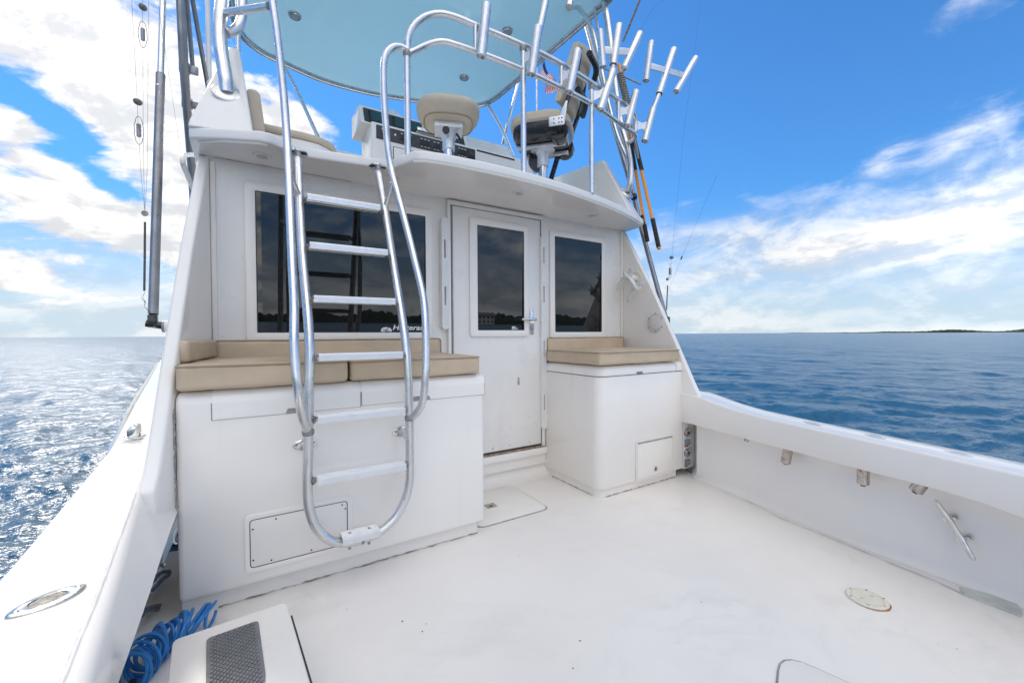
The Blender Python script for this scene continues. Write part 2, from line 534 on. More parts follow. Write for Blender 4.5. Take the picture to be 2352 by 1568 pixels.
def ribbon(bm, pts, w, up, jag=0.0, step=0.02):
    """narrow uneven strip along a polyline, lying against a surface whose normal is up"""
    up = V(up).normalized()
    P = []
    for a, b in zip(pts[:-1], pts[1:]):
        a, b = V(a), V(b); n = max(1, int((b - a).length / step))
        P += [a.lerp(b, k / n) for k in range(n)]
    P.append(V(pts[-1]))
    L = []
    for i, p in enumerate(P):
        d = (P[min(i + 1, len(P) - 1)] - P[max(i - 1, 0)]).normalized()
        s = d.cross(up).normalized()
        ww = w * (1 + jag * random.uniform(-1, 1)); oo = w * jag * random.uniform(-.6, .6)
        L.append((bm.verts.new(p + s * (oo + ww / 2)), bm.verts.new(p + s * (oo - ww / 2))))
    for a, b in zip(L[:-1], L[1:]):
        bm.faces.new((a[0], a[1], b[1], b[0]))
    return bm


def screw(parent, p, n, r=0.004, mat='steel', name='screw'):
    return obj(name, lathe(B(), V(p) - V(n).normalized() * 0.001, n, [(r, 0), (r, .0015), (r * .6, .0028), (r * .15, .0022)], 8), mat, parent)

# ------------------------------------------------------------------ the sea
WZ = -0.52


def build_sea():
    ang = np.radians(np.concatenate([np.arange(-36, 100, 0.25), np.arange(100, 324, 1.0)]))
    na = len(ang)
    nr = 680
    rad = 0.25 * np.exp(np.linspace(0, math.log(3500 / 0.25), nr))
    A, Rr = np.meshgrid(ang, rad)
    x = Rr * np.sin(A); y = Rr * np.cos(A)
    sp = Rr * (math.log(3500 / 0.25) / nr)
    z = np.zeros_like(x)
    n = 80
    lam = np.exp(np.linspace(math.log(0.22), math.log(9.0), n))
    th = np.radians(55) + rng.normal(0, np.radians(38), n)
    ph = rng.uniform(0, 2 * math.pi, n)
    gust = 0.75 + 0.25 * np.sin(x * 0.11 + 1.3 * np.sin(y * 0.07)) * np.cos(y * 0.09 + 0.7)
    for l, t, p in zip(lam, th, ph):
        k = 2 * math.pi / l
        w = np.clip((l / sp - 2.5) / 3.0, 0, 1)
        s = np.sin(k * (x * math.sin(t) + y * math.cos(t)) + p)
        a = 0.0092 * l ** 0.72 * (gust if l < 3 else 1.0) * (1.0 if l < 1.4 else (1.4 / l) ** 0.7)
        z += w * a * (1 - 2 * np.sqrt(np.abs(s) + 1e-3) * 0.55 + 0.45 * s)
    z = z - z.mean() + WZ
    # flat far ring out to the horizon
    far = 45000.0
    x = np.vstack([x, far * np.sin(ang)[None]]); y = np.vstack([y, far * np.cos(ang)[None]]); z = np.vstack([z, np.full((1, na), WZ)])
    nr2 = nr + 1
    co = np.stack([x, y, z], -1).reshape(-1, 3).astype(np.float32)
    i = np.arange(nr2 - 1)[:, None]; j = np.arange(na)[None]
    j2 = (j + 1) % na
    q = np.stack([i * na + j, i * na + j2, (i + 1) * na + j2, (i + 1) * na + j], -1).reshape(-1, 4)
    q = q[:, ::-1]
    me = bpy.data.meshes.new('sea')
    me.vertices.add(len(co)); me.vertices.foreach_set('co', co.ravel())
    me.loops.add(q.size); me.loops.foreach_set('vertex_index', q.ravel().astype(np.int32))
    me.polygons.add(len(q)); me.polygons.foreach_set('loop_start', np.arange(0, q.size, 4, dtype=np.int32))
    me.update(calc_edges=True)
    me.polygons.foreach_set('use_smooth', np.ones(len(q), bool))
    mt = bpy.data.materials.new('sea_water')
    mt.use_nodes = True
    t = mt.node_tree; b = t.nodes['Principled BSDF']; e = Ex(t)
    b.inputs['Base Color'].default_value = (0.014, 0.075, 0.14, 1)
    b.inputs['Roughness'].default_value = 0.24
    b.inputs['IOR'].default_value = 1.34
    g = t.nodes.new('ShaderNodeNewGeometry')
    mp = t.nodes.new('ShaderNodeMapping')
    mp.inputs['Rotation'].default_value = (0, 0, R(55))
    mp.inputs['Scale'].default_value = (0.45, 1.0, 1.0)
    t.links.new(g.outputs['Position'], mp.inputs['Vector'])
    big = e.noise(mp.outputs[0], 0.9, 4, 0.6, 0.5)
    mid_ = e.noise(mp.outputs[0], 2.8, 4, 0.6, 0.4)
    sm = e.noise(mp.outputs[0], 8.0, 4, 0.6, 0.3)
    h = e.add(e.add(e.mul(big, 0.15), e.mul(mid_, 0.17)), e.mul(sm, 0.07))
    bn = t.nodes.new('ShaderNodeBump'); bn.inputs['Strength'].default_value = 1.0; bn.inputs['Distance'].default_value = 0.55
    t.links.new(h, bn.inputs['Height']); t.links.new(bn.outputs[0], b.inputs['Normal'])
    me.materials.append(mt)
    o = bpy.data.objects.new('sea', me); col.objects.link(o)
    o['kind'] = 'structure'; o['label'] = 'choppy blue sea around the boat'


build_sea()


# far shores: low wooded land on the starboard horizon and astern (seen in the windows)
def shore(name, label, az0, az1, dist, hmin, hmax, seed, n):
    r = random.Random(seed)
    bm = B()
    land = bm
    prev = None
    for i in range(n + 1):
        a = R(az0 + (az1 - az0) * i / n)
        f = min(1, i / n * 6, (1 - i / n) * 6)
        h = (hmin + (hmax - hmin) * (0.5 + 0.3 * math.sin(i * 0.21 + seed) + 0.2 * math.sin(i * 0.057 * seed))) * (0.25 + 0.75 * f)
        h *= r.uniform(0.82, 1.12)
        dd = dist * (1 + 0.02 * math.sin(i * 0.13))
        ring_ = []
        for dr, hh in ((0, 0.0), (2, 0.5 * h), (5, 0.86 * h * r.uniform(.9, 1.1)), (12, h), (26, h * r.uniform(.8, 1.05)), (60, 0.0)):
            rr = dd + dr + r.uniform(-1, 1)
            ring_.append(bm.verts.new((rr * math.sin(a), rr * math.cos(a), WZ + hh)))
        if prev:
            for k in range(5): bm.faces.new((prev[k], ring_[k], ring_[k + 1], prev[k + 1]))
        prev = ring_
    o = obj(name, bm, 'hedge', None, label, kind='stuff', smooth=0)
    return o


shore('far_treeline', 'low dark green wooded shore on the horizon off the starboard side', 70.6, 112, 1500, 3.0, 8.5, 3, 260)
shore('distant_treeline', 'faint thin strip of land on the horizon beside the wooded shore', 65, 72, 5200, 2.5, 5, 5, 60)
shore('treeline_astern', 'wooded shore astern mirrored in the dark cabin windows', 120, 236, 330, 5.5, 10.5, 4, 420)
HX, HY = 146.0, -279.0
hs = thing('shore_house', 'white house on the wooded shore mirrored in the door window', 'house', (HX, HY, WZ))
hx, hy = HX, HY
obj('wall', box(B(), hx - 9, hx + 9, hy - 4, hy + 4, WZ - .2, WZ + 6.5), 'housewall', hs)
obj('roof', prism(B(), [V((hx - 10, hy + 5, WZ + 6.5)), V((hx - 10, hy - 5, WZ + 6.5)), V((hx - 10, hy, WZ + 9))], (20, 0, 0)), 'houseroof', hs)
for k in range(5):
    for zz in (1.2, 4.2):
        wx = hx - 7.2 + k * 3.6
        obj('window', box(B(), wx - .8, wx + .8, hy + 4.0, hy + 4.08, WZ + zz, WZ + zz + 1.5), 'glass', hs)

# ------------------------------------------------------------------ cockpit floor
def hull_in(y):      # starboard liner at the floor
    return 2.30 + .2 * y


def port_in(y):
    return -.395 + .0 * y


floor_pts = [(-.46, -1.6), (2.50, -1.6), (2.50, .3), (2.62, 1.3), (2.75, 1.95), (2.78, 2.55), (-.46, 2.55)]
bm = prism(B(), xy(floor_pts, -.06), (0, 0, .06))
fl = obj('cockpit_floor', bm, 'deck', None, 'white moulded cockpit floor with scuffs and specks', kind='structure', smooth=0)
# gutter beside the starboard liner: a shallow channel strip and its stained aft end
gp = [V((2.425,0.4547,0)), V((2.371,0.4334,0)), V((2.364,0.2878,0)), V((2.404,0.2897,0)), V((2.487,0.318,0))]
obj('gutter', prism(B(), [p + V((0, 0, .0005)) for p in gp], (0, 0, .006)), 'algae', fl, smooth=0)
obj('floor_joint', ribbon(B(), [V((2.566,1.396,0.004)), V((2.486,1.153,0.004)), V((2.453,0.8475,0.004)), V((2.416,0.6446,0.004)), V((2.407,0.5163,0.004)), V((2.375,0.4379,0.004))], .005, (0, 0, 1), .7, .025), 'seam', fl, smooth=0)
for i in range(22):      # specks of dirt on the floor
    px, py = random.uniform(.1, 2.3), random.uniform(.15, 1.75)
    if px > 2.2 + .2 * py or px < .25 and py > .8: continue
    s_ = random.uniform(.0018, .0042)
    a_ = random.uniform(0, 3)
    q = [V((px + math.cos(a_ + k * 1.26) * s_ * random.uniform(.4, 1.3), py + math.sin(a_ + k * 1.26) * s_ * random.uniform(.4, 1.6), .0015)) for k in range(5)]
    bm = B(); bm.faces.new([bm.verts.new(p) for p in q])
    obj('dirt_speck', bm, 'gap' if i % 3 else 'caulk', fl, smooth=0)


def hatch(corners, rad, parent):
    c = sum((V(p) for p in corners), V()) / len(corners)
    outer = rquad([V(p) + (V(p) - c).normalized() * .010 for p in corners], rad + .004)
    inner = rquad(corners, rad)
    obj('hatch_joint', prism(B(), [V((p.x, p.y, .0002)) for p in outer], (0, 0, .0022)), 'joint', parent, smooth=0)
    return obj('hatch', prism(B(), [V((p.x, p.y, .0006)) for p in inner], (0, 0, .0062), .002, 2, 50), 'deck', parent)


h1 = hatch([V((.985, 2.41, 0)), V((1.457, 2.41, 0)), V((1.457, 1.965, 0)), V((.985, 1.965, 0))], .055, fl)
lp = V((1.173,2.174,0.0075))
obj('latch_plate', box(B(), lp.x - .035, lp.x + .03, lp.y - .03, lp.y + .03, .006, .0105, .002), 'rusty_steel', h1)
obj('latch_slot', box(B(), lp.x - .018, lp.x + .008, lp.y - .018, lp.y - .002, .0100, .0112), 'gap', h1)
c0 = V((1.434,0.6669,0))
h2 = hatch([c0, c0 + V((.16, -.62, 0)), c0 + V((-.52, -.80, 0)), c0 + V((-.60, -.25, 0))], .09, fl)

# round inspection plate on the floor with rust stain
pc = V((2.016,0.6258,0))
ip = thing('deck_plate', 'round ivory screw-down plate on the cockpit floor with a rust stained rim', 'deck plate', (pc.x, pc.y, 0))
st = B()
L = []
for k in range(40):
    a = 2 * math.pi * k / 40
    d_ = .066 + .006 * max(0, math.cos(a + 1.9)) * random.uniform(.5, 1.3)
    L.append(st.verts.new((pc.x + d_ * math.cos(a), pc.y + d_ * math.sin(a), .0012)))
st.faces.new(L)
obj('rust_stain', st, 'stain', ip, smooth=0)
obj('flange', lathe(B(), pc, (0, 0, 1), [(.066, .0008), (.066, .005), (.063, .0085), (.051, .0085), (.050, .006), (.0485, .006), (.0475, .009), (.0, .0095)], 40), 'ivory', ip)
for k in range(6):
    a = math.pi * k / 3 + .35
    screw(ip, pc + V((0.0575 * math.cos(a), 0.0575 * math.sin(a), .0085)), (0, 0, 1), .0045, 'rusty_steel')
for s_ in (-1, 1):
    q = pc + V((.026 * s_ * .9, -.026 * s_ * .35, .0093))
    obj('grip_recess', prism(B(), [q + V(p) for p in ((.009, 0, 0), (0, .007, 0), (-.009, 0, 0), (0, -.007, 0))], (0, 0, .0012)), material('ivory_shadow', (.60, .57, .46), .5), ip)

# ------------------------------------------------------------------ gunwales
def stations(rows, roll=.045):
    """rows of (y, outer x, outer z, inner x, inner z, lip bottom x, lip bottom z, liner x)"""
    secs = []
    for (y, xo, zo, xi, zi, xl, zl, xw) in rows:
        s = 1 if xo > xi else -1
        sec = [(xo + s * .10, y, -.75), (xo + s * .06, y, -.1), (xo + s * .02, y, zo - .09), (xo + s * .012, y, zo - .03), (xo + s * .002, y, zo - .008), (xo - s * .02, y, zo)]
        sec += [(xo * .5 + xi * .5, y, (zo + zi) / 2 + .003)]
        sec += [(xi + s * roll, y, zi), (xi + s * roll * .49, y, zi - roll * .09), (xi + s * roll * .18, y, zi - roll * .31), (xi, y, zi - roll * .76)]
        sec += [(xl, y, zl + .006), (xl + s * .004, y, zl), (xl + s * .02, y, zl), (xw - s * .004 + s * .0, y, zl + .012), (xw, y, zl - .02), (xw, y, .05), (xw - s * .012, y, .016), (xw - s * .035, y, .0005)]
        secs.append([V(p) for p in sec])
    return secs


def smooth_rows(rows, n):
    P = np.array(rows, float)
    d = np.concatenate([[0], np.cumsum(np.maximum(.02, np.abs(np.diff(P[:, 0]))))])
    o = []
    from_ = np.linspace(0, d[-1], n)
    pts = [V((a, 0, 0)) for a in d]
    # Catmull-Rom per column on the station parameter
    for t in from_:
        i = min(len(d) - 2, max(0, int(np.searchsorted(d, t, side='right') - 1)))
        u = (t - d[i]) / (d[i + 1] - d[i])
        p1, p2 = P[i], P[i + 1]
        m1 = (P[i + 1] - P[i - 1]) / (d[i + 1] - d[i - 1]) * (d[i + 1] - d[i]) if i > 0 else P[i + 1] - P[i]
        m2 = (P[i + 2] - P[i]) / (d[i + 2] - d[i]) * (d[i + 1] - d[i]) if i + 2 < len(d) else P[i + 1] - P[i]
        o.append((2 * u ** 3 - 3 * u ** 2 + 1) * p1 + (u ** 3 - 2 * u ** 2 + u) * m1 + (-2 * u ** 3 + 3 * u ** 2) * p2 + (u ** 3 - u ** 2) * m2)
    return o


sg_rows = []
for y, zi, zl in ((-1.6, .53, .10), (-.6, .537, .18), (-.1, .54, .27), (.12, .541, .335), (.28, .543, .388), (.42, .546, .405), (.8, .550, .405), (1.2, .556, .404), (1.45, .568, .403), (1.62, .590, .403), (1.74, .612, .403), (1.84, .62, .403), (1.87, .62, .403), (2.0, .62, .403), (3.5, .66, .41), (6, .72, .43)):
    xi = 2.235 + .2 * y if y < 1.84 else 2.603 + (y - 1.84) * .05
    xw = float(np.interp(y, [-1.6, .3, .69, .88, 1.17, 1.6, 1.84], [2.44, 2.48, 2.502, 2.53, 2.578, 2.655, 2.695])) if y < 1.86 else 2.80
    sg_rows.append((y, xi + .235, zi - .004, xi, zi, xi + .004, zl, xw))
sg = thing('gunwale', 'starboard white gunwale sweeping down aft from the cabin side, with rod holders let into it', 'gunwale', (2.5, 0, 0), 'the two sides of the cockpit')
obj('hull_side', loft(B(), stations(smooth_rows(sg_rows, 70), .018)), 'gelcoat', sg, recalc=True)

pg_rows = []
for y, xo, zo, xi, zi, xl in ((-1.6, -.36, .53, -.06, .53, -.16), (-.3, -.40, .54, -.10, .54, -.20), (.4, -.43, .548, -.165, .548, -.218), (.8, -.45, .553, -.219, .553, -.228), (1.25, -.466, .557, -.275, .557, -.2446), (1.6, -.495, .56, -.318, .562, -.262), (1.97, -.527, .565, -.36, .575, -.275), (2.4, -.563, .575, -.39, .585, -.29), (2.7, -.60, .59, -.40, .60, -.30), (3.5, -.70, .635, -.41, .635, -.30), (5.2, -.93, .67, -.42, .67, -.32), (7.7, -1.27, .72, -.43, .72, -.32)):
    pg_rows.append((y, xo, zo, xi, zi, xl, .41, -.42 if y < 2 else -.44))
pgt = thing('gunwale', 'port white gunwale close to the camera with an oval steel rod holder', 'gunwale', (-.4, 0, 0), 'the two sides of the cockpit')
obj('hull_side', loft(B(), stations(smooth_rows(pg_rows, 90), .036)), 'gelcoat', pgt)
seam = [V((-0.3826,2.016,0.5605)),V((-0.3346,1.591,0.5605)),V((-0.2959,1.242,0.5605)),V((-0.2775,1.073,0.5605)),V((-0.2681,0.9636,0.5605)),V((-0.2537,0.8238,0.5605))]
obj('deck_seam', ribbon(B(), [p + V((0, 0, .004 if p.y > 1.3 else .0015)) for p in seam], .0022, (0, 0, 1), .4, .02), 'seam', pgt, smooth=0)
# rub rail along the outside of the port hull, forward of the cabin corner
obj('rub_rail', tube(B(), [V((-.585, 2.45, .53)), V((-.63, 2.75, .545)), V((-.735, 3.5, .585)), V((-.965, 5.2, .62)), V((-1.30, 7.7, .67))], .011, 8), 'steel', pgt)

# ------------------------------------------------------------------ cabin
cabin = thing('cabin', 'white cabin house with dark tinted windows facing the cockpit', 'cabin', (1.22, 2.5, 0))
YB = 2.5
obj('aft_wall', prism(B(), [V(p) for p in ((-.225, YB, -.05), (2.665, YB, -.05), (2.665, YB, 1.97), (-.225, YB, 1.97))], (0, .05, 0)), 'bulkhead', cabin, smooth=0)
# long cabin sides running forward under the flybridge
for sx, x0, x1 in ((1, 2.655, 2.70), (-1, -.245, -.21)):
    obj('side_wall', prism(B(), [V((x0, 2.55, .3)), V((x0, 2.55, 1.94)), V((x0, 5.2, 1.94)), V((x0, 6.0, .3))], (x1 - x0, 0, 0), .01), 'gelcoat', cabin)
wing = [(2.52, 1.945), (2.489, 1.925), (2.179, 1.417), (1.94, .971), (1.796, .693), (1.745, .605), (1.70, .56), (1.70, .42), (2.52, .42)]


def wing_panel(xf, th, name='side_panel'):
    t = B()
    n = len(wing)
    a = [t.verts.new((xf(y), y, z)) for y, z in wing]
    b = [t.verts.new((xf(y) + th, y, z)) for y, z in wing]
    t.faces.new(a); t.faces.new(b[::-1])
    for i in range(n): t.faces.new((a[i], b[i], b[(i + 1) % n], a[(i + 1) % n]))
    bmesh.ops.recalc_face_normals(t, faces=t.faces[:])
    bevel_sharp(t, .011, 3, 40)
    return obj(name, t, 'gelcoat', cabin)


wp_s = wing_panel(lambda y: 2.645 - .055 * (2.5 - y), .042)
wing_p = wing_panel(lambda y: -.212 - .110 * (2.5 - y), -.046)
# corner mouldings where wing and bulkhead meet
obj('corner_trim', box(B(), 2.618, 2.643, 2.483, 2.499, .88, 1.93, .004), 'gelcoat', cabin)
obj('corner_trim', box(B(), -.212, -.19, 2.484, 2.499, .88, 1.91, .004), 'gelcoat', cabin)


def quad_on(y, pts): return [V((p[0], y, p[1])) for p in pts]


def framed_window(parent, gl, fr, y, mats=('gelcoat', 'glass'), proud=.018, name='window', rad=.012):
    """gl, fr: outlines (x0, x1, z0, z1)"""
    x0, x1, z0, z1 = gl
    pb = box(B(), x0 - .012, x1 + .012, y - .003, y + .001, z0 - .012, z1 + .012)
    for v in pb.verts: v.co.y -= (v.co.z - z0) * math.tan(R(1.0))      # the glass leans a little
    pane = obj(name, pb, mats[1], parent, smooth=0)
    o = rquad(quad_on(y - .0005, [(fr[0], fr[2]), (fr[1], fr[2]), (fr[1], fr[3]), (fr[0], fr[3])]), rad + .012)
    i = rquad(quad_on(y - .0005, [(x0, z0), (x1, z0), (x1, z1), (x0, z1)]), rad * .4)
    obj('frame', ring(B(), o, i, (0, -proud, 0), .004), mats[0], pane)
    gs = rquad(quad_on(y - .0165, [(x0 - .001, z0 - .001), (x1 + .001, z0 - .001), (x1 + .001, z1 + .001), (x0 - .001, z1 + .001)]), rad * .4)
    gi = rquad(quad_on(y - .0165, [(x0 + .004, z0 + .004), (x1 - .004, z0 + .004), (x1 - .004, z1 - .004), (x0 + .004, z1 - .004)]), rad * .4)
    obj('gasket', ring(B(), gs, gi, (0, .0155, 0)), 'gap', pane)
    return pane


wl = framed_window(cabin, (-.024, .884, 1.067, 1.797), (-.072, .925, 1.024, 1.842), YB)
wr = framed_window(cabin, (1.908, 2.390, 1.067, 1.796), (1.862, 2.44, 1.022, 1.842), YB)
wr['label'] = 'smaller dark window beside the door'; wl['label'] = 'large dark window behind the ladder'
# maker's lettering and emblem on the lower corner of the large window
def lettering(text, size, loc, mat, parent, shear=0.0, name='lettering', rx=90, sx=1.0):
    cu = bpy.data.curves.new(name, 'FONT')
    cu.body = text; cu.size = size; cu.shear = shear; cu.extrude = .0002; cu.offset = size * .02
    tmp = bpy.data.objects.new('tmp', cu); col.objects.link(tmp)
    dg = bpy.context.evaluated_depsgraph_get()
    me = bpy.data.meshes.new_from_object(tmp.evaluated_get(dg))
    bpy.data.objects.remove(tmp)
    b_ = B(); b_.from_mesh(me); bpy.data.meshes.remove(me)
    for v in b_.verts: v.co.x *= sx
    bmesh.ops.rotate(b_, verts=b_.verts[:], cent=(0, 0, 0), matrix=Matrix.Rotation(R(rx), 3, 'X'))
    bmesh.ops.translate(b_, verts=b_.verts[:], vec=loc)
    return obj(name, b_, mat, parent, smooth=0, recalc=False)


lx = V((0.6729,2.495,1.065))
lettering('Hatteras', .044, (lx.x, 2.4955, 1.082), 'white_ink', wl, .22, sx=1.25)
ec = V((0.637,2.495,1.079))
bm = B()
N_ = 28
for hf in (0, 1):      # oval split by a slanting gap, with wave bars cut out
    pts = []
    for k in range(N_ // 2 + 1):
        a = R(62 + 180 * hf) + math.pi * k / (N_ // 2)
        pts.append(V((ec.x + .030 * math.cos(a) + (-.0025 if hf == 0 else .0025), 2.4955, ec.z + .020 * math.sin(a))))
    prism(bm, pts, (0, -.0006, 0))
obj('emblem', bm, 'white_ink', wl, smooth=0)
bm = B()
for (x_, z_) in ((-.010, .004), (.009, -.005)):
    prism(bm, [V((ec.x + x_ + a_, 2.4915, ec.z + z_ + b_)) for a_, b_ in ((-.012, -.0025), (.010, -.0005), (.013, .0022), (-.009, .0006))], (0, -.0006, 0))
obj('emblem_bar', bm, 'glass', wl, smooth=0)

# door
DY = 2.487
obj('doorway', box(B(), 1.045, 1.785, 2.478, 2.4995, .175, 1.912), 'gap', cabin, smooth=0)
door = obj('door', box(B(), 1.064, 1.763, 2.4725, 2.49, .235, 1.892, .004), 'bulkhead', cabin)
dw = framed_window(door, (1.235, 1.607, 1.080, 1.785), (1.178, 1.648, 1.037, 1.832), 2.4725, proud=.019, name='door_window')
sx0 = V((1.508,2.464,1.107))
obj('sticker', box(B(), sx0.x, sx0.x + .030, 2.4645, 2.4660, sx0.z - .034, sx0.z), 'white_ink', dw, smooth=0)
obj('sticker_edge', box(B(), sx0.x + .0305, sx0.x + .052, 2.4645, 2.4660, sx0.z - .034, sx0.z), 'blue_ink', dw, smooth=0)
lettering('25', .019, (sx0.x + .0325, 2.4638, sx0.z - .024), 'white_ink', dw, 0)
bm = B()
for k in range(5): box(bm, sx0.x + .004, sx0.x + .026, 2.4640, 2.4644, sx0.z - .010 - k * .005, sx0.z - .008 - k * .005)
obj('sticker_print', bm, 'blue_ink', dw, smooth=0)
# piano hinge
bm = B()
tube(bm, [V((1.058, 2.470, .24)), V((1.058, 2.470, 1.89))], .006, 8)
obj('hinge', bm, 'weld', door)
hp = [V((1.664,2.471,1.224)),V((1.698,2.471,1.225)),V((1.697,2.471,1.05)),V((1.663,2.471,1.05))]
hx0, hx1, hz1, hz0 = hp[0].x, hp[1].x, hp[0].z, hp[2].z
hd = obj('handle', box(B(), hx0, hx1, 2.4655, 2.4722, hz0, hz1, .003), 'steel', door)
lz = V((1.627,2.44,1.158)).z
lh = B()
tube(lh, [V(((hx0 + hx1) / 2, 2.468, lz)), V(((hx0 + hx1) / 2, 2.432, lz))], .011, 12)
tube(lh, [V(((hx0 + hx1) / 2 + .012, 2.428, lz)), V(((hx0 + hx1) / 2 - .03, 2.426, lz)), V((hx0 - .095, 2.43, lz - .001))], [.011, .011, .009], 12)
obj('lever', lh, 'steel', hd)
obj('lock', lathe(B(), V(((hx0 + hx1) / 2, 2.4655, hz0 + .045)), (0, -1, 0), [(.009, 0), (.009, .006), (.006, .0075), (.0, .0075)], 14), 'weld', hd)
kh = V((1.567,2.472,0.7158))
obj('door_hook_plate', box(B(), kh.x - .010, kh.x + .006, 2.4685, 2.4727, kh.z - .030, kh.z + .026, .002), 'rusty_steel', door)
bm = B()
for dz_ in (.268, .30): pass
for t_ in (.12, .45, .85):
    xx = 1.30 + .42 * t_
    obj('door_screw', lathe(B(), V((xx, 2.4727, .262)), (0, -1, 0), [(.005, 0), (.005, .002), (0, .003)], 8), 'rusty_steel', door)
# door frame trims
obj('door_trim', box(B(), 1.028, 1.050, 2.468, 2.499, .2, 1.905, .004), 'gelcoat', cabin)
obj('door_trim', box(B(), 1.030, 1.800, 2.462, 2.499, 1.896, 1.925, .005), 'gelcoat', cabin)
obj('door_trim', box(B(), 1.768, 1.794, 2.464, 2.499, .215, 1.894, .003), 'gelcoat', cabin)
obj('track', box(B(), 1.7640, 1.7672, 2.466, 2.499, .23, 1.89), 'joint', cabin)
obj('threshold', box(B(), 1.02, 1.80, 2.44, 2.499, .165, .212, .006), 'gelcoat', cabin)
obj('sill_seal', box(B(), 1.05, 1.78, 2.455, 2.499, .2125, .222, .003), 'caulk', cabin)
obj('riser', box(B(), .97, 1.84, 2.468, 2.499, .085, .163, .006), 'gelcoat', cabin)
cv = B()
loft(cv, [[V((x, 2.499, .084)), V((x, 2.486, .05)), V((x, 2.465, .022)), V((x, 2.43, .006)), V((x, 2.39, .0006))] for x in (.97, 1.84)])
obj('cove', cv, 'deck', cabin)


def grab_plank(pl_, z0, z1, w, label=None):
    """white rounded plank standing off the wall with oblong hand slots"""
    x = pl_
    out = rrect(x, (z0 + z1) / 2, w, z1 - z0, w * .48, 6)
    t_ = B()
    loops = [out] + [rrect(x, z0 + (z1 - z0) * f, w * .28, .12, w * .13, 5) for f in ((.30, .72) if z1 - z0 < .9 else (.14, .42, .70, .90))]
    eds = []
    for L in loops:
        vs_ = [t_.verts.new((p[0], 2.445, p[1])) for p in L]
        eds += [t_.edges.new((vs_[i], vs_[(i + 1) % len(vs_)])) for i in range(len(vs_))]
    bmesh.ops.triangle_fill(t_, use_beauty=True, use_dissolve=False, edges=eds)
    ex = bmesh.ops.extrude_face_region(t_, geom=t_.faces[:])
    bmesh.ops.translate(t_, verts=[v for v in ex['geom'] if isinstance(v, bmesh.types.BMVert)], vec=(0, .035, 0))
    g = obj('grab_rail', t_, 'plastic', cabin, smooth=30)
    for zc in (z0 + .06, z1 - .06):
        obj('rail_foot', box(B(), x - w * .3, x + w * .3, 2.479, 2.4995, zc - .03, zc + .03), 'plastic', g)
    return g


g1 = grab_plank(.999, 1.085, 1.80, .044)
g2 = grab_plank(1.776, .345, 1.775, .048)

# small recessed plates and fittings on the starboard wing
def wing_x(y): return 2.645 - .055 * (2.5 - y)


pc = V((2.613,2.134,1.137))
rp = thing('inspection_plate', 'round white plate with dark screws set in the starboard cabin side panel', 'plate', tuple(pc))
wx = wing_x(pc.y)
obj('rim', lathe(B(), V((wx + .001, pc.y, pc.z)), (-1, 0, 0), [(.082, 0), (.082, .002), (.079, .004), (.063, .004), (.062, .002), (.0, .002)], 36), 'plastic', rp)
obj('cover_joint', lathe(B(), V((wx - .0022, pc.y, pc.z)), (-1, 0, 0), [(.0625, 0), (.0625, .001), (.0605, .001), (.0605, 0)], 36), 'joint', rp)
obj('cover', lathe(B(), V((wx - .001, pc.y, pc.z)), (-1, 0, 0), [(.0605, 0), (.060, .003), (.057, .0045), (0, .0048)], 36), 'plastic', rp)
for k in range(6):
    a = math.pi * k / 3 + .5
    obj('screw', lathe(B(), V((wx - .003, pc.y + .071 * math.cos(a), pc.z + .071 * math.sin(a))), (-1, 0, 0), [(.0045, 0), (.0045, .0015), (0, .0025)], 8), 'gap', rp)

# twin white plastic rod holder on the wing
bc = V((2.62,2.335,1.502))
wx = wing_x(bc.y)
rh = thing('twin_rod_holder', 'white plastic twin rod holder on a round base on the starboard side panel', 'rod holder', tuple(bc))
obj('base', lathe(B(), V((wx + .001, bc.y, bc.z)), (-1, 0, 0), [(.062, 0), (.062, .004), (.056, .010), (.026, .012), (.024, .045), (0, .045)], 30), 'ivory', rh)
obj('hub', lathe(B(), V((wx - .045, bc.y, bc.z)), (-1, 0, 0), [(.032, 0), (.036, .008), (.036, .028), (.028, .036), (0, .036)], 20), 'plastic', rh)
xo = 2.535
t1a, t1b, t2a, t2b = [V((2.535,2.296,1.566)),V((2.535,2.431,1.449)),V((2.535,2.199,1.459)),V((2.535,2.326,1.341))]
for a_, b_ in ((t1a, t1b), (t2a, t2b)):
    d_ = (b_ - a_).normalized()
    s1 = d_.cross(V((1, 0, 0))).normalized()
    bm = B()
    # open cradle: three quarters of a pipe at the top, full pipe below
    n = 14
    L = (b_ - a_).length
    def ring_at(h, a0, a1, r, q=n):
        c_ = a_ + d_ * h
        return [c_ + (s1 * math.cos(a0 + (a1 - a0) * k / q) + V((1, 0, 0)) * math.sin(a0 + (a1 - a0) * k / q)) * r for k in range(q + 1)]
    ro, ri = .0215, .0175
    secs = []
    for h in (0, .002, L * .34):
        secs.append(ring_at(h, R(-30), R(210), ro) + ring_at(h, R(-30), R(210), ri)[::-1])
    loft(bm, secs, True, True)
    tube(bm, [a_ + d_ * (L * .34), b_], .0215, 18)
    obj('tube', bm, 'plastic', rh)
    obj('pull_ring', tube(B(), [b_ + V((-.012, 0, -.022)) + (V((0, 1, 0)) * math.cos(2 * math.pi * k / 16) + V((0, 0, 1)) * math.sin(2 * math.pi * k / 16)) * .010 for k in range(16)], .0014, 6, curve=False, closed=True), 'weld', rh)
y1, y2 = a_, b_
pa = t1a.lerp(t1b, .36); pb = t2a.lerp(t2b, .36)
ax = (pb - pa).normalized(); nr_ = ax.cross(V((1, 0, 0))).normalized()
br = B()
for p_ in (pa, pb):
    lathe(br, p_ - nr_ * .012, nr_, [(.031, 0), (.033, .004), (.033, .020), (.031, .024)], 22)
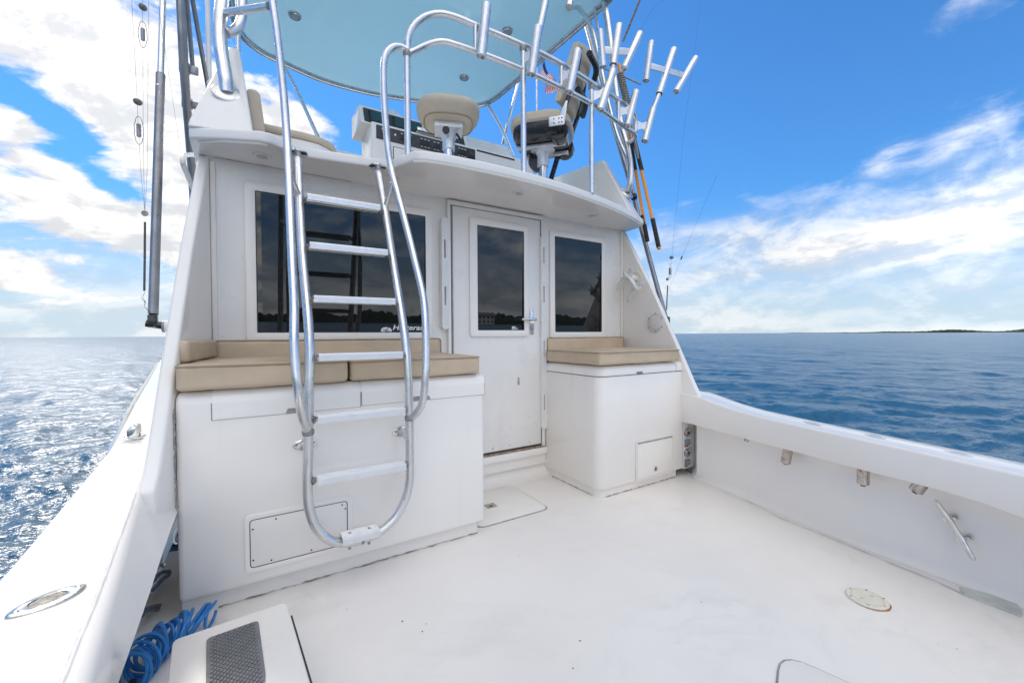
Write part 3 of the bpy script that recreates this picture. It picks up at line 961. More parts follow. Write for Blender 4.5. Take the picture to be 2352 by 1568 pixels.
prism(br, [pa + ax * .02 + nr_ * .010 - V((.018, 0, 0)), pb - ax * .02 + nr_ * .010 - V((.018, 0, 0)), pb - ax * .02 - nr_ * .010 - V((.018, 0, 0)), pa + ax * .02 - nr_ * .010 - V((.018, 0, 0))], (.04, 0, 0), .004)
obj('bracket', br, 'plastic', rh)

# ------------------------------------------------------------------ port-side cabinet under the ladder
FY = 1.88


def front_profile(y0, zt, zb, back, rad=.05):
    """outline in (y, z): rounded top front edge"""
    pts = [(back, zb), (y0, zb)]
    for k in range(7):
        a = R(90 * k / 6)
        pts.append((y0 + rad - rad * math.cos(a), zt - rad + rad * math.sin(a)))
    pts.append((back, zt))
    return pts


cabL = thing('storage_cabinet', 'wide white moulded bench cabinet behind the ladder with two lids', 'cabinet', (.35, 2.15, 0), 'bench cabinets against the cabin')
bm = prism(B(), yz(front_profile(FY, .845, .072, 2.498), -.275), (1.255, 0, 0), .022, 3, 50)
obj('body', bm, 'gelcoat', cabL)
obj('plinth', prism(B(), [V(p) for p in ((-.27, 1.924, 0), (.955, 1.924, 0), (.955, 1.924, .08), (-.27, 1.924, .08))], (0, .55, 0)), 'deck', cabL, smooth=0)


def lid(parent, x0, x1, zl, notch, mat='gelcoat'):
    """lid skin wrapping over the rounded front edge, standing 3 mm proud, with a finger notch cut from its lower edge"""
    off = .004
    prof = [(FY - off, zl)]
    rad = .05
    for k in range(7):
        a = R(90 * k / 6)
        prof.append((FY + rad - (rad + off) * math.cos(a), .845 - rad + (rad + off) * math.sin(a)))
    prof.append((2.40, .845 + off))
    xs = [x0] + [notch - .046, notch - .038, notch + .038, notch + .046] * (1 if notch else 0) + [x1] if notch else [x0, x1]
    bm_ = B()
    secs = []
    for x in xs:
        s = [V((x, p[0], p[1])) for p in prof]
        if notch and abs(x - notch) < .04: s[0] = V((x, prof[0][0], zl + .018))
        inner = [V((x, p[0] + .006, p[1] - .006)) for p in prof[::-1]]
        if notch and abs(x - notch) < .04: inner[-1] = V((x, prof[0][0] + .006, zl + .018))
        secs.append(s + inner)
    loft(bm_, secs, True, True)
    l = obj('lid', bm_, mat, parent)
    # dark joint gap around the lid
    jb = B()
    box(jb, x0 - .004, x1 + .004, FY - .0012, FY + .001, zl - .004, zl + .02)
    box(jb, x0 - .004, x0 + .006, FY - .0012, FY + .001, zl + .02, .80)
    box(jb, x1 - .006, x1 + .004, FY - .0012, FY + .001, zl + .02, .80)
    obj('lid_joint', jb, 'joint', parent, smooth=0)
    if notch:
        obj('finger_notch', box(B(), notch - .044, notch + .044, FY - .0022, FY + .001, zl - .002, zl + .019), 'joint', l, smooth=0)
    return l


lid(cabL, -.165, .362, .738, .120)
lid(cabL, .370, .978, .742, .640)
# screwed access panel low on the front
ap = [V((-0.3359,1.88,1.133))] if False else None
po = [V((0.3201,1.878,0.2969)),V((0.3197,1.878,0.335)),V((-0.0696,1.878,0.3215)),V((-0.0724,1.878,0.1258)),V((0.3166,1.878,0.1269))]
fr = [V((.025, 1.879, .168)), V((.388, 1.879, .168)), V((.388, 1.879, .400)), V((.025, 1.879, .400))]
A_in = V((-0.0557,1.879,0.3455)); B_in = V((0.3024,1.879,0.3205)); C_in = V((0.3058,1.879,0.1513)); D_in = V((-0.0544,1.879,0.1344))
A_o = V((-0.0725,1.879,0.3614)); B_o = V((0.3224,1.879,0.3448)); C_o = V((0.3271,1.879,0.1281)); D_o = V((-0.0717,1.879,0.1176))
xi0, xi1 = (A_in.x + D_in.x) / 2, (B_in.x + C_in.x) / 2
zi1, zi0 = (A_in.z + B_in.z) / 2, (C_in.z + D_in.z) / 2
xo0, xo1 = (A_o.x + D_o.x) / 2, (B_o.x + C_o.x) / 2
zo1, zo0 = (A_o.z + B_o.z) / 2, (C_o.z + D_o.z) / 2
orr = rquad(xz([(xo0, zo0), (xo1, zo0), (xo1, zo1), (xo0, zo1)], 1.8805), .022)
irr = rquad(xz([(xi0, zi0), (xi1, zi0), (xi1, zi1), (xi0, zi1)], 1.8805), .016)
acc = obj('access_panel', prism(B(), rquad(xz([(xi0 + .002, zi0 + .002), (xi1 - .002, zi0 + .002), (xi1 - .002, zi1 - .002), (xi0 + .002, zi1 - .002)], 1.8805), .015), (0, -.003, 0), .001), 'gelcoat', cabL)
obj('panel_frame', ring(B(), orr, irr, (0, -.0055, 0), .002), 'gelcoat', acc)
obj('panel_joint', ring(B(), irr, rquad(xz([(xi0 + .003, zi0 + .003), (xi1 - .003, zi0 + .003), (xi1 - .003, zi1 - .003), (xi0 + .003, zi1 - .003)], 1.8805), .013), (0, -.0036, 0)), 'gap', acc)
for (fx, fz) in ((.03, .80), (.25, .92), (.62, .93), (.94, .92), (.975, .82), (.03, .16), (.2, .07), (.6, .07), (.93, .10)):
    screw(acc, V((xi0 + (xi1 - xi0) * fx, 1.8775, zi0 + (zi1 - zi0) * fz)), (0, -1, 0), .0035, 'gap')
obj('caulk_line', ribbon(B(), [V((-.16, 1.9215, .006)), V((.2, 1.921, .005)), V((.6, 1.921, .005)), V((.955, 1.921, .004))], .0035, (0, -1, .6), .95, .02), 'caulk', cabL, smooth=0)
obj('side_caulk', ribbon(B(), [V((-.2785, 1.879, .79)), V((-.2765, 1.8792, .60)), V((-.274, 1.8792, .42))], .005, (0, -1, 0), .9, .015), 'joint', cabL, smooth=0)

# ------------------------------------------------------------------ starboard cabinet
cabR = thing('storage_cabinet', 'white rounded cabinet right of the door with a small lockable hatch', 'cabinet', (2.2, 2.15, 0), 'bench cabinets against the cabin')
X0, X1, Y0 = 1.80, 2.634, 1.89


def corner_outline(x0, x1, y0, y1, r, n=7, r2=.02):
    pts = [(x0, y1)]
    for k in range(n + 1):
        a = R(90 * k / n)
        pts.append((x0 + r - r * math.cos(a), y0 + r - r * math.sin(a)))
    for k in range(5):
        a = R(90 * k / 4)
        pts.append((x1 - r2 + r2 * math.sin(a), y0 + r2 - r2 * math.cos(a)))
    pts.append((x1, y1))
    return pts


co_ = corner_outline(X0, X1, Y0, 2.498, .07)
obj('body', prism(B(), xy(co_, .058), (0, 0, .719), .006, 2, 60), 'gelcoat', cabR)
obj('plinth', prism(B(), xy(corner_outline(X0 + .014, X1 - .05, Y0 + .018, 2.498, .06), 0), (0, 0, .062)), 'deck', cabR)
obj('lid_joint', prism(B(), xy(corner_outline(X0 + .004, X1 - .004, Y0 + .004, 2.498, .066), .776), (0, 0, .006)), 'gap', cabR)
# lid: rounded over on top
bm = B()
secs = []
for inset, z in ((-.003, .781), (-.003, .812), (0.003, .829), (.014, .841), (.032, .847), (.2, .848)):
    secs.append(xy(corner_outline(X0 + inset, X1 - max(inset, 0) * .3, Y0 + inset, 2.498, max(.03, .07 - inset * .4)), z))
loft(bm, secs)
bm.faces.new(bm.verts[-len(secs[0]):])
ld = obj('lid', bm, 'gelcoat', cabR)
nx = V((2.161,1.885,0.7776))
obj('finger_notch', box(B(), nx.x - .03, nx.x + .03, 1.8855, 1.89, .781, .797, .001), 'joint', ld)
obj('lid_seam', box(B(), 2.5415, 2.544, 1.8862, 1.892, .781, .825), 'joint', ld)
# lockable hatch
q = [V((2.12,1.889,0.3325)),V((2.506,1.889,0.3285)),V((2.499,1.889,0.0453)),V((2.116,1.889,0.0622))]
hx0, hx1, hz0, hz1 = (q[0].x + q[3].x) / 2, (q[1].x + q[2].x) / 2, (q[2].z + q[3].z) / 2, (q[0].z + q[1].z) / 2
hf = obj('hatch_door', box(B(), hx0 + .016, hx1 - .008, 1.8805, 1.892, hz0 + .016, hz1 - .016, .002), 'gelcoat', cabR)
obj('hatch_frame', ring(B(), xz([(hx0, hz0), (hx1, hz0), (hx1, hz1), (hx0, hz1)], 1.8915), xz([(hx0 + .014, hz0 + .014), (hx1 - .006, hz0 + .014), (hx1 - .006, hz1 - .014), (hx0 + .014, hz1 - .014)], 1.8915), (0, -.010, 0), .0015), 'plastic', hf)
obj('hatch_gap', box(B(), hx0 + .012, hx1 - .004, 1.8875, 1.892, hz0 + .012, hz1 - .012), 'joint', hf)
obj('hatch_hinge', tube(B(), [V((hx0 + .02, 1.880, hz1 - .018)), V((hx1 - .012, 1.880, hz1 - .018))], .0028, 8), 'weld', hf)
lk = V((2.312,1.881,0.114))
obj('latch', lathe(B(), V((lk.x, 1.8815, lk.z)), (0, -1, 0), [(.020, 0), (.020, .004), (.017, .006), (.013, .005), (.012, .002), (0, .002)], 24), 'steel', hf)
obj('keyhole', box(B(), lk.x - .004, lk.x + .004, 1.8765, 1.880, lk.z - .008, lk.z + .007), 'gap', hf)
bm = ribbon(B(), [V((1.812, 2.40, .004)), V((1.812, 1.98, .004)), V((1.832, 1.925, .004)), V((1.88, 1.9055, .004)), V((2.56, 1.9045, .005))], .0035, (-.5, -1, .6), .95, .02)
obj('caulk_line', bm, 'caulk', cabR, smooth=0)
bm = ribbon(B(), [V((2.38, 1.9065, .050)), V((2.54, 1.9065, .050))], .008, (0, -1, 0), .95, .012)
obj('worn_edge', bm, 'caulk', cabR, smooth=0)

# ------------------------------------------------------------------ cushions
def cushion(name, label, x0, x1, y0, y1, z0, z1, bev=.018, group='tan bench cushions', mat='tan', pipe_=True, crown=.006, front=None):
    t = B()
    bmesh.ops.create_cube(t, size=1)
    bmesh.ops.subdivide_edges(t, edges=t.edges[:], cuts=25, use_grid_fill=True)
    w = V((x1 - x0, y1 - y0, z1 - z0))
    half = w / 2
    c0_ = V(((x0 + x1) / 2, (y0 + y1) / 2, (z0 + z1) / 2))
    ph = random.uniform(0, 60)
    for v in t.verts:
        U = [math.copysign(1 - (1 - min(1, abs(q * 2))) ** 1.7, q) for q in v.co]
        p = V((U[0] * half.x, U[1] * half.y, U[2] * half.z))
        inner = V([max(-(half[i] - bev), min(half[i] - bev, p[i])) for i in range(3)])
        d = p - inner
        nrm = d.normalized() if d.length > 1e-6 else V((0, 0, 1))
        p = inner + nrm * bev
        sag = crown * (1 - U[0] ** 2) * (1 - U[1] ** 2) if U[2] > 0 else 0
        q = p + c0_
        wr = .0035 * mnoise.noise(V((q.x * 7, q.y * 7, q.z * 12 + ph))) + .0018 * mnoise.noise(V((q.x * 26, q.y * 14, q.z * 22 + ph)))
        edge_ = max(abs(U[0]), abs(U[1]))
        wr += .0016 * math.sin(q.x * 95 + 3 * mnoise.noise(q * 9)) * max(0, edge_ - .72) * 2.5 * (U[2] > .2)
        v.co = q + nrm * wr + V((0, 0, sag))
    bm_ = B(); merge(bm_, t)
    o = obj(name, bm_, mat, None, label, 'cushion', group, smooth=70)
    if pipe_:
        zz = z1 - bev * .35
        rr = bev * .55
        for zq in ((z1 - .002, ) if w.z < w.y else ()):
            P = rrect((x0 + x1) / 2, (y0 + y1) / 2, (x1 - x0) + .001, (y1 - y0) + .001, bev * 1.1, 4)
            # side piping sits on the rounded edge
            pts = [V((p[0], p[1], z1 - bev * .32 + .0012 * math.sin(17 * p[0]))) for p in P]
            sub = []
            for a, b in zip(pts, pts[1:] + pts[:1]):
                n = max(1, int((b - a).length / .06)); sub += [a.lerp(b, k / n) for k in range(n)]
            obj('piping', tube(B(), sub, .0044, 6, curve=False, closed=True), 'piping', o)
        if w.z >= w.y:
            P = rrect((x0 + x1) / 2, (z0 + z1) / 2, (x1 - x0) + .001, (z1 - z0) + .001, bev * 1.1, 4)
            pts = [V((p[0], y0 + bev * .34, p[1])) for p in P]
            sub = []
            for a, b in zip(pts, pts[1:] + pts[:1]):
                n = max(1, int((b - a).length / .06)); sub += [a.lerp(b, k / n) for k in range(n)]
            obj('piping', tube(B(), sub, .0044, 6, curve=False, closed=True), 'piping', o)
    return o


cushion('seat_cushion', 'tan seat cushion at the port end of the bench, left of the ladder', -.268, .312, 1.862, 2.43, .851, .945, .017)
cushion('seat_cushion', 'tan seat cushion behind the ladder, next to the door', .322, .950, 1.868, 2.43, .851, .941, .017)
cushion('back_cushion', 'long low tan back cushion under the large window', -.200, .962, 2.435, 2.496, .86, 1.026, .014, crown=.0)
cushion('seat_cushion', 'tan seat cushion on the cabinet right of the door', 1.782, 2.56, 1.868, 2.43, .853, .938, .017)
cushion('back_cushion', 'short tan back cushion under the small window right of the door', 1.803, 2.60, 2.435, 2.496, .86, 1.022, .014, crown=.0)
# end cushion against the port side panel
t = B()
box(t, -.262, -.222, 1.97, 2.42, .95, 1.035, .016, 3)
for v in t.verts: v.co.x += -.115 * (2.2 - v.co.y) + .008
obj('end_cushion', t, 'tan', None, 'small tan end cushion against the port side panel', 'cushion', 'tan bench cushions', smooth=60)

# ------------------------------------------------------------------ ladder
lad = thing('ladder', 'aluminium ladder with looped foot and handrails leading up to the flybridge', 'ladder', (.35, 1.78, .19))
RL = .0185
zb = .40
mainL = [V((.155, 2.225, 1.925)), V((.152, 2.15, 1.77)), V((.150, 1.98, 1.40)), V((.158, 1.845, 1.11)), V((.158, 1.795, .98)), V((.152, 1.78, .86)), V((.146, 1.78, .6))]
mainR = [V((.526, 2.20, 1.925)), V((.532, 2.13, 1.77)), V((.540, 1.975, 1.40)), V((.545, 1.845, 1.11)), V((.546, 1.795, .98)), V((.549, 1.78, .86)), V((.551, 1.78, .6))]
loop = [V((.142, 1.78, .45)), V((.146, 1.78, .375)), V((.172, 1.78, .285)), V((.228, 1.78, .218)), V((.292, 1.78, .195)), V((.345, 1.78, .193)), V((.415, 1.78, .205)), V((.482, 1.78, .250)), V((.530, 1.78, .325)), V((.549, 1.78, .40)), V((.551, 1.78, .47))]
obj('main_rail', tube(B(), mainL + loop + mainR[::-1], RL, 16, 5), 'alu', lad)
hl = [V((0.0512,2.14,2.556)),V((0.0714,2.14,2.419)),V((0.0935,2.13,2.177)),V((0.105,2.1,1.972)),V((0.1064,2.05,1.816))] if False else None
HL = [V((0.0522,2.16,2.609)), V((0.0734,2.15,2.426)), V((0.0939,2.14,2.183)), V((0.1045,2.1,1.933)), V((0.1056,2.03,1.754)), V((0.1049,1.94,1.537)), V((0.1045,1.86,1.349)), V((0.1052,1.79,1.17)), V((0.0997,1.72,1.017)), V((0.106,1.69,0.875)), V((0.1202,1.71,0.7575)), V((.146, 1.775, .672))]
obj('handrail', tube(B(), HL, .0165, 14, 6), 'alu', lad)
HR = [V((0.5473,2.09,2.026)), V((0.5595,2.07,1.89)), V((0.5691,2.02,1.779)), V((0.5927,1.95,1.595)), V((0.6097,1.86,1.394)), V((0.622,1.78,1.206)), V((0.6093,1.72,1.037)), V((0.5951,1.69,0.872)), V((0.5833,1.71,0.746)), V((.560, 1.762, .688)), V((.551, 1.78, .683))]
obj('handrail', tube(B(), HR, .0165, 14, 6), 'alu', lad)
# struts from the main rails to the handrails near the top
obj('strut', tube(B(), [V((.150, 2.11, 1.69)), V((0.106,2.035,1.765))], .012, 10), 'alu', lad)
obj('strut', tube(B(), [V((.535, 2.10, 1.69)), V((0.5536,2.025,1.799))], .012, 10), 'alu', lad)


def rail_y(z):
    return float(np.interp(z, [.86, .98, 1.11, 1.40, 1.77, 1.925], [1.78, 1.795, 1.845, 1.978, 2.14, 2.21]))


def rail_xl(z): return float(np.interp(z, [.45, .86, .98, 1.4, 1.9], [.145, .152, .158, .150, .155]))
def rail_xr(z): return float(np.interp(z, [.45, .86, .98, 1.4, 1.9], [.551, .549, .546, .54, .527]))


def tread(x0, x1, y, z, depth=.062, n=5, label=None):
    bm_ = B()
    prof = [(-depth / 2, -.024), (-depth / 2, .0)]
    for k in range(n):
        a = -depth / 2 + depth * k / n
        w_ = depth / n
        prof += [(a + w_ * .12, .004), (a + w_ * .62, .004), (a + w_ * .72, .0015), (a + w_ * .98, .0015)]
    prof += [(depth / 2, 0), (depth / 2, -.024), (depth / 2 - .004, -.024), (depth / 2 - .004, -.004), (-depth / 2 + .004, -.004), (-depth / 2 + .004, -.024)]
    prism(bm_, [V((x0, y + p[0], z + p[1])) for p in prof], (x1 - x0, 0, 0))
    return obj('step', bm_, 'tread', lad, smooth=20)


for zt in (1.690, 1.452, 1.212, .974, .732, .490):
    xl, xr, yy = rail_xl(zt), rail_xr(zt), rail_y(zt) - .012
    s_ = tread(xl + .028, xr - .028, yy, zt)
    obj('step_tube', tube(B(), [V((xl + .008, yy + .012, zt - .014)), V((xr - .008, yy + .012, zt - .014))], .008, 10), 'alu', s_)
    for x_, sg_ in ((xl + .019, 1), (xr - .019, -1)):
        obj('weld', lathe(B(), V((x_ - sg_ * .004, yy + .012, zt - .014)), (sg_, 0, 0), [(.017, 0), (.015, .005), (.010, .011), (.006, .012)], 10), 'weld', s_)
s_ = tread(.262, .408, 1.772, .232, .078)
for bx in (.295, .372):
    obj('bolt', lathe(B(), V((bx, 1.772, .2325)), (0, 0, 1), [(.006, 0), (.006, .005), (0, .005)], 8), 'weld', s_)
    obj('bolt_end', tube(B(), [V((bx, 1.78, .185)), V((bx, 1.78, .166))], .0055, 8), 'weld', s_)
obj('weld_band', tube(B(), [V((.340, 1.78, .1932)), V((.350, 1.78, .1930))], .0198, 14), 'weld', lad)
for x_, z_ in ((.146, .672), (.551, .683)):
    obj('weld', lathe(B(), V((x_, 1.772, z_ - .012)), (0, 0, 1), [(.019, 0), (.0225, .006), (.0225, .020), (.019, .026)], 14), 'weld', lad)
for x_, y_ in ((.155, 2.23), (.526, 2.203)):
    obj('top_flange', lathe(B(), V((x_, y_, 1.935)), (0, 0, -1), [(.046, 0), (.046, .006), (.040, .010), (.026, .012), (.021, .022), (.018, .022)], 24), 'steel', lad)
for x_, z_ in ((.146, .585), (.551, .585)):
    sb = obj('standoff', tube(B(), [V((x_, 1.79, z_)), V((x_ - .004, 1.878, z_ + .018))], .014, 12), 'alu', lad)
    fp = []
    for k in range(24):
        a = 2 * math.pi * k / 24
        fp.append(V((x_ - .004 + .046 * math.copysign(abs(math.cos(a)) ** 1.5, math.cos(a)), 1.8795, z_ + .018 + .026 * math.sin(a))))
    obj('foot_flange', prism(B(), fp, (0, -.006, 0), .002), 'steel', sb)
    for s2 in (-1, 1):
        screw(sb, V((x_ - .004 + s2 * .031, 1.8735, z_ + .018)), (0, -1, 0), .005, 'weld')

# ------------------------------------------------------------------ flybridge
fly = thing('flybridge', 'white flybridge deck overhanging the cockpit with wedge shaped side coamings', 'flybridge', (1.2, 2.2, 1.93))
lipc = [(-.27, 2.315), (-.14, 2.25), (.0, 2.192), (.045, 2.19), (.15, 2.262), (.20, 2.268), (.57, 2.212), (.60, 2.19), (.665, 2.03), (.72, 2.0)]
lipc += [(p.x, p.y) for p in catmull([V((.80, 1.983, 0)), V((1.0, 1.968, 0)), V((1.28, 1.965, 0)), V((1.62, 1.992, 0)), V((2.07, 2.080, 0)), V((2.45, 2.195, 0)), V((2.66, 2.282, 0))], 5)]
outline = lipc + [(2.70, 2.33), (2.74, 2.8), (2.74, 5.3), (-.34, 5.3), (-.285, 2.8), (-.272, 2.36)]
obj('deck', prism(B(), xy(outline, 1.936), (0, 0, .05), .010, 3, 50), 'soffit', fly, smooth=45)
lower = [V((p[0] * .996 + .004, p[1] + .012, 1.934)) for p in lipc[8:]]
obj('fascia_strip', tube(B(), lower, .0075, 8, curve=False), 'gelcoat', fly)
obj('fascia_strip', tube(B(), [V((-.235, 2.335, 1.934)), V((-.14, 2.27, 1.934)), V((.0, 2.212, 1.934)), V((.03, 2.214, 1.934))], .0075, 8, curve=False), 'gelcoat', fly)
obj('soffit_joint', ribbon(B(), [V((-.19, 2.496, 1.9345)), V((.1, 2.497, 1.9345)), V((.45, 2.497, 1.9345))], .008, (0, 0, -1), .8, .02), material('pinkish_stain', (.55, .42, .36), .7, var=.3, vscale=30), fly, smooth=0)
for x_, y_ in ((.009, 2.358), (.638, 2.31), (1.378, 2.16), (2.108, 2.29)):
    sl = obj('soffit_light', lathe(B(), V((x_, y_, 1.9365)), (0, 0, -1), [(.042, 0), (.041, .004), (.034, .007), (.024, .0075), (.022, .004)], 28), 'plastic', fly)
    obj('lens', lathe(B(), V((x_, y_, 1.933)), (0, 0, -1), [(.022, 0), (.0215, .003), (.012, .0055), (0, .006)], 20), 'lens', sl)
# wedge shaped side coamings, sloped aft faces
def coaming(sec):
    bm_ = B(); loft(bm_, sec, True, True)
    bmesh.ops.recalc_face_normals(bm_, faces=bm_.faces[:])
    bevel_sharp(bm_, .010, 3, 20)
    return obj('side_coaming', bm_, 'gelcoat', fly)


coaming([[V((-.272, 2.30, 1.984)), V((-.028, 2.245, 1.984)), V((-.026, 2.263, 2.012)), V((-.085, 2.67, 2.60)), V((-.135, 2.672, 2.602)), V((-.268, 2.325, 2.025))],
         [V((-.36, 5.2, 1.984)), V((-.03, 5.2, 1.984)), V((-.03, 5.2, 2.02)), V((-.09, 5.2, 2.86)), V((-.15, 5.2, 2.86)), V((-.35, 5.2, 2.05))]])
coaming([[V((2.68, 2.315, 1.984)), V((2.455, 2.222, 1.984)), V((2.455, 2.235, 2.005)), V((2.585, 2.672, 2.588)), V((2.632, 2.675, 2.590)), V((2.685, 2.335, 2.02))],
         [V((2.72, 5.2, 1.984)), V((2.56, 5.2, 1.984)), V((2.56, 5.2, 2.02)), V((2.56, 5.2, 2.86)), V((2.61, 5.2, 2.86)), V((2.71, 5.2, 2.05))]])
obj('forward_coaming', box(B(), -.05, 2.60, 4.45, 4.55, 1.984, 2.93, .02, 3), 'gelcoat', fly)

# helm console
hc = thing('helm_console', 'white flybridge helm console with black switch panel and screens', 'console', (1.3, 3.6, 1.986))
obj('body', box(B(), .812, 1.80, 3.6, 4.0, 1.986, 2.875, .012, 3), 'gelcoat', hc)
obj('counter', box(B(), 1.83, 2.57, 3.72, 4.28, 1.986, 2.945, .015, 3), 'gelcoat', hc)
obj('counter_slot', box(B(), 1.87, 2.32, 3.716, 3.722, 2.905, 2.92), 'gap', hc)
obj('wind_deflector', prism(B(), [V((1.72, 4.30, 2.9)), V((2.66, 4.30, 2.9)), V((2.66, 4.30, 3.21)), V((2.575, 4.30, 3.345)), V((1.95, 4.30, 3.34)), V((1.72, 4.30, 3.30))], (0, .05, 0), .012), 'gelcoat', hc)
pod = B()
prism(pod, [V((.735, 3.66, 2.874)), V((.735, 3.74, 3.060)), V((.735, 4.05, 3.075)), V((.735, 4.05, 2.874))], (1.02, 0, 0), .010)
pod = obj('instrument_pod', pod, 'gelcoat', hc)
nrm_p = V((0, -.186, .08)).normalized()
def on_pod(x, f, off): return V((x, 3.66 + .08 * f, 2.874 + .186 * f)) + nrm_p * off
obj('dark_face', prism(B(), rquad([on_pod(.77, .08, .0005), on_pod(1.72, .08, .0005), on_pod(1.72, .86, .0005), on_pod(.77, .86, .0005)], .012), nrm_p * .003), 'switch', pod)
for x0_, x1_ in ((.815, .955), (1.02, 1.30), (1.36, 1.62)):
    sc_ = obj('screen_frame', prism(B(), rquad([on_pod(x0_, .14, .003), on_pod(x1_, .14, .003), on_pod(x1_, .80, .003), on_pod(x0_, .80, .003)], .010), nrm_p * .008, .002), 'black', pod)
    obj('screen', prism(B(), [on_pod(x0_ + .016, .22, .0112), on_pod(x1_ - .016, .22, .0112), on_pod(x1_ - .016, .73, .0112), on_pod(x0_ + .016, .73, .0112)], nrm_p * .001), 'screen', sc_)
obj('compass', lathe(B(), V((1.07, 3.86, 3.07)), (0, 0, 1), [(.07, 0), (.072, .02), (.06, .03), (.056, .05), (.035, .072), (0, .08)], 24), 'plastic', hc)
obj('throttle_base', box(B(), 1.20, 1.46, 3.56, 3.70, 2.876, 2.915, .012), 'steel', hc)
obj('throttle_lever', tube(B(), [V((1.27, 3.62, 2.91)), V((1.25, 3.56, 3.0)), V((1.23, 3.53, 3.03))], .012, 10), 'steel', hc)
sp_ = obj('switch_panel', prism(B(), rquad(xz([(.851, 2.735), (1.792, 2.735), (1.792, 2.852), (.851, 2.852)], 3.6005), .008), (0, -.006, 0), .002), 'switch', hc)
lbl = B()
for grp, cols in enumerate(((.905,), (1.072, 1.110, 1.148), (1.252, 1.286, 1.320), (1.376, 1.410), (1.468, 1.500, 1.532), (1.62, 1.653, 1.684))):
    for x_ in cols:
        sw = obj('switch', box(B(), x_ - .012, x_ + .012, 3.586, 3.596, 2.770, 2.815, .003), 'black', sp_)
        if grp == 0:
            obj('switch_tip', box(B(), x_ - .010, x_ + .010, 3.5840, 3.5862, 2.796, 2.812), 'red', sw)
        box(lbl, x_ - .010, x_ + .010, 3.5935, 3.5942, 2.824, 2.829)
        if grp > 1: box(lbl, x_ - .008, x_ + .008, 3.5935, 3.5942, 2.757, 2.761)
obj('panel_print', lbl, 'white_ink', sp_, smooth=0)
obj('toggle', lathe(B(), V((1.013, 3.5945, 2.80)), (0, -1, 0), [(.008, 0), (.008, .003), (.003, .004), (.004, .018), (0, .019)], 10), 'steel', sp_)
gz = obj('dial_plate', box(B(), 1.715, 1.785, 3.587, 3.5945, 2.742, 2.848, .004), 'black', sp_)
obj('dial', lathe(B(), V((1.75, 3.587, 2.80)), (0, -1, 0), [(.026, 0), (.026, .004), (.018, .012), (0, .012)], 20), 'switch', gz)
obj('lower_door', box(B(), 1.0, 1.56, 3.594, 3.6003, 2.05, 2.695, .003), 'gelcoat', hc)
obj('lower_door_joint', box(B(), .994, 1.566, 3.5985, 3.6006, 2.044, 2.701), 'gap', hc)

# bench on the port side of the flybridge
sb = thing('bench_seat', 'white flybridge bench base with a tan pad on the port side', 'bench', (.2, 2.9, 1.986))
ol = [(-.02, 2.95), (.24, 2.95)] + [(p.x, p.y) for p in catmull([V((.33, 2.96, 0)), V((.42, 3.03, 0)), V((.46, 3.2, 0)), V((.46, 3.4, 0))], 4)] + [(.46, 3.9), (-.02, 3.9)]
obj('base', prism(B(), xy(ol, 1.986), (0, 0, .325), .012, 2, 50), 'gelcoat', sb)
t = B(); prism(t, xy([(1.03 * x - .004, y - .012) for x, y in ol], 2.312), (0, 0, .045), .016, 3, 50)
obj('seat_pad', t, 'tanlight', sb)
t = B()
bp = [V((-0.0633,2.7,2.423)),V((0.0031,2.7,2.428)),V((0.0311,2.7,2.184)),V((-0.0337,2.7,2.189))]
prism(t, rquad([bp[3], bp[2], bp[1], bp[0]], .03), (0, .55, 0), .018, 3, 50)
obj('backrest', t, 'tanlight', sb)

# ------------------------------------------------------------------ helm chairs
def rounded_pad(bm_, c, rx, ry, layers, n=36, p=2.6, mat3=None):
    """stack of superellipse rings: layers = (scale, z)"""
    secs = []
    for s, z in layers:
        L = []
        for k in range(n):
            a = 2 * math.pi * k / n
            ca, sa = math.cos(a), math.sin(a)
            q = V((rx * s * math.copysign(abs(ca) ** (2 / p), ca), ry * s * math.copysign(abs(sa) ** (2 / p), sa), z))
            L.append(V(c) + (mat3 @ q if mat3 else q))
        secs.append(L)
    loft(bm_, secs, True, True)
    return bm_


c1_ = V((1.221,2.9,2.645))
ch = thing('helm_chair', 'tan padded helm seat on a chrome pedestal in front of the console', 'helm chair', (c1_.x, 2.9, 1.986), 'flybridge helm chairs')
sz = c1_.z - .02
rz = Matrix.Rotation(R(-22), 3, 'Z')
obj('seat', rounded_pad(B(), V((c1_.x, 2.90, sz)), .235, .22, ((.56, .0), (.68, .003), (.84, .026), (.97, .070), (1.0, .092), (.97, .116), (.90, .134), (.7, .144), (.3, .146)), 44, 2.9, rz), 'tanlight', ch)
pp = []
for k in range(44):
    a = 2 * math.pi * k / 44
    ca, sa = math.cos(a), math.sin(a)
    pp.append(V((c1_.x, 2.90, sz)) + rz @ V((.235 * .77 * math.copysign(abs(ca) ** (2 / 2.9), ca), .22 * .77 * math.copysign(abs(sa) ** (2 / 2.9), sa), .010)))
obj('seat_piping', tube(B(), pp, .0035, 6, curve=False, closed=True), 'piping', ch)
t = B(); box(t, -.105, .105, -.09, .09, -.045, .002, .006)
bmesh.ops.rotate(t, verts=t.verts[:], cent=(0, 0, 0), matrix=rz); bmesh.ops.translate(t, verts=t.verts[:], vec=(c1_.x, 2.90, sz))
obj('mount_plate', t, 'tread', ch)
obj('mount_casting', lathe(B(), V((c1_.x, 2.90, sz - .045)), (0, 0, -1), [(.075, 0), (.06, .03), (.045, .07), (.047, .10), (.047, .13), (.034, .132)], 20), 'tread', ch)
obj('lock_knob', lathe(B(), V((c1_.x - .045, 2.85, sz - .075)), (-.3, -1, 0), [(.012, 0), (.012, .02), (.026, .022), (.028, .04), (0, .042)], 10), 'black', ch)
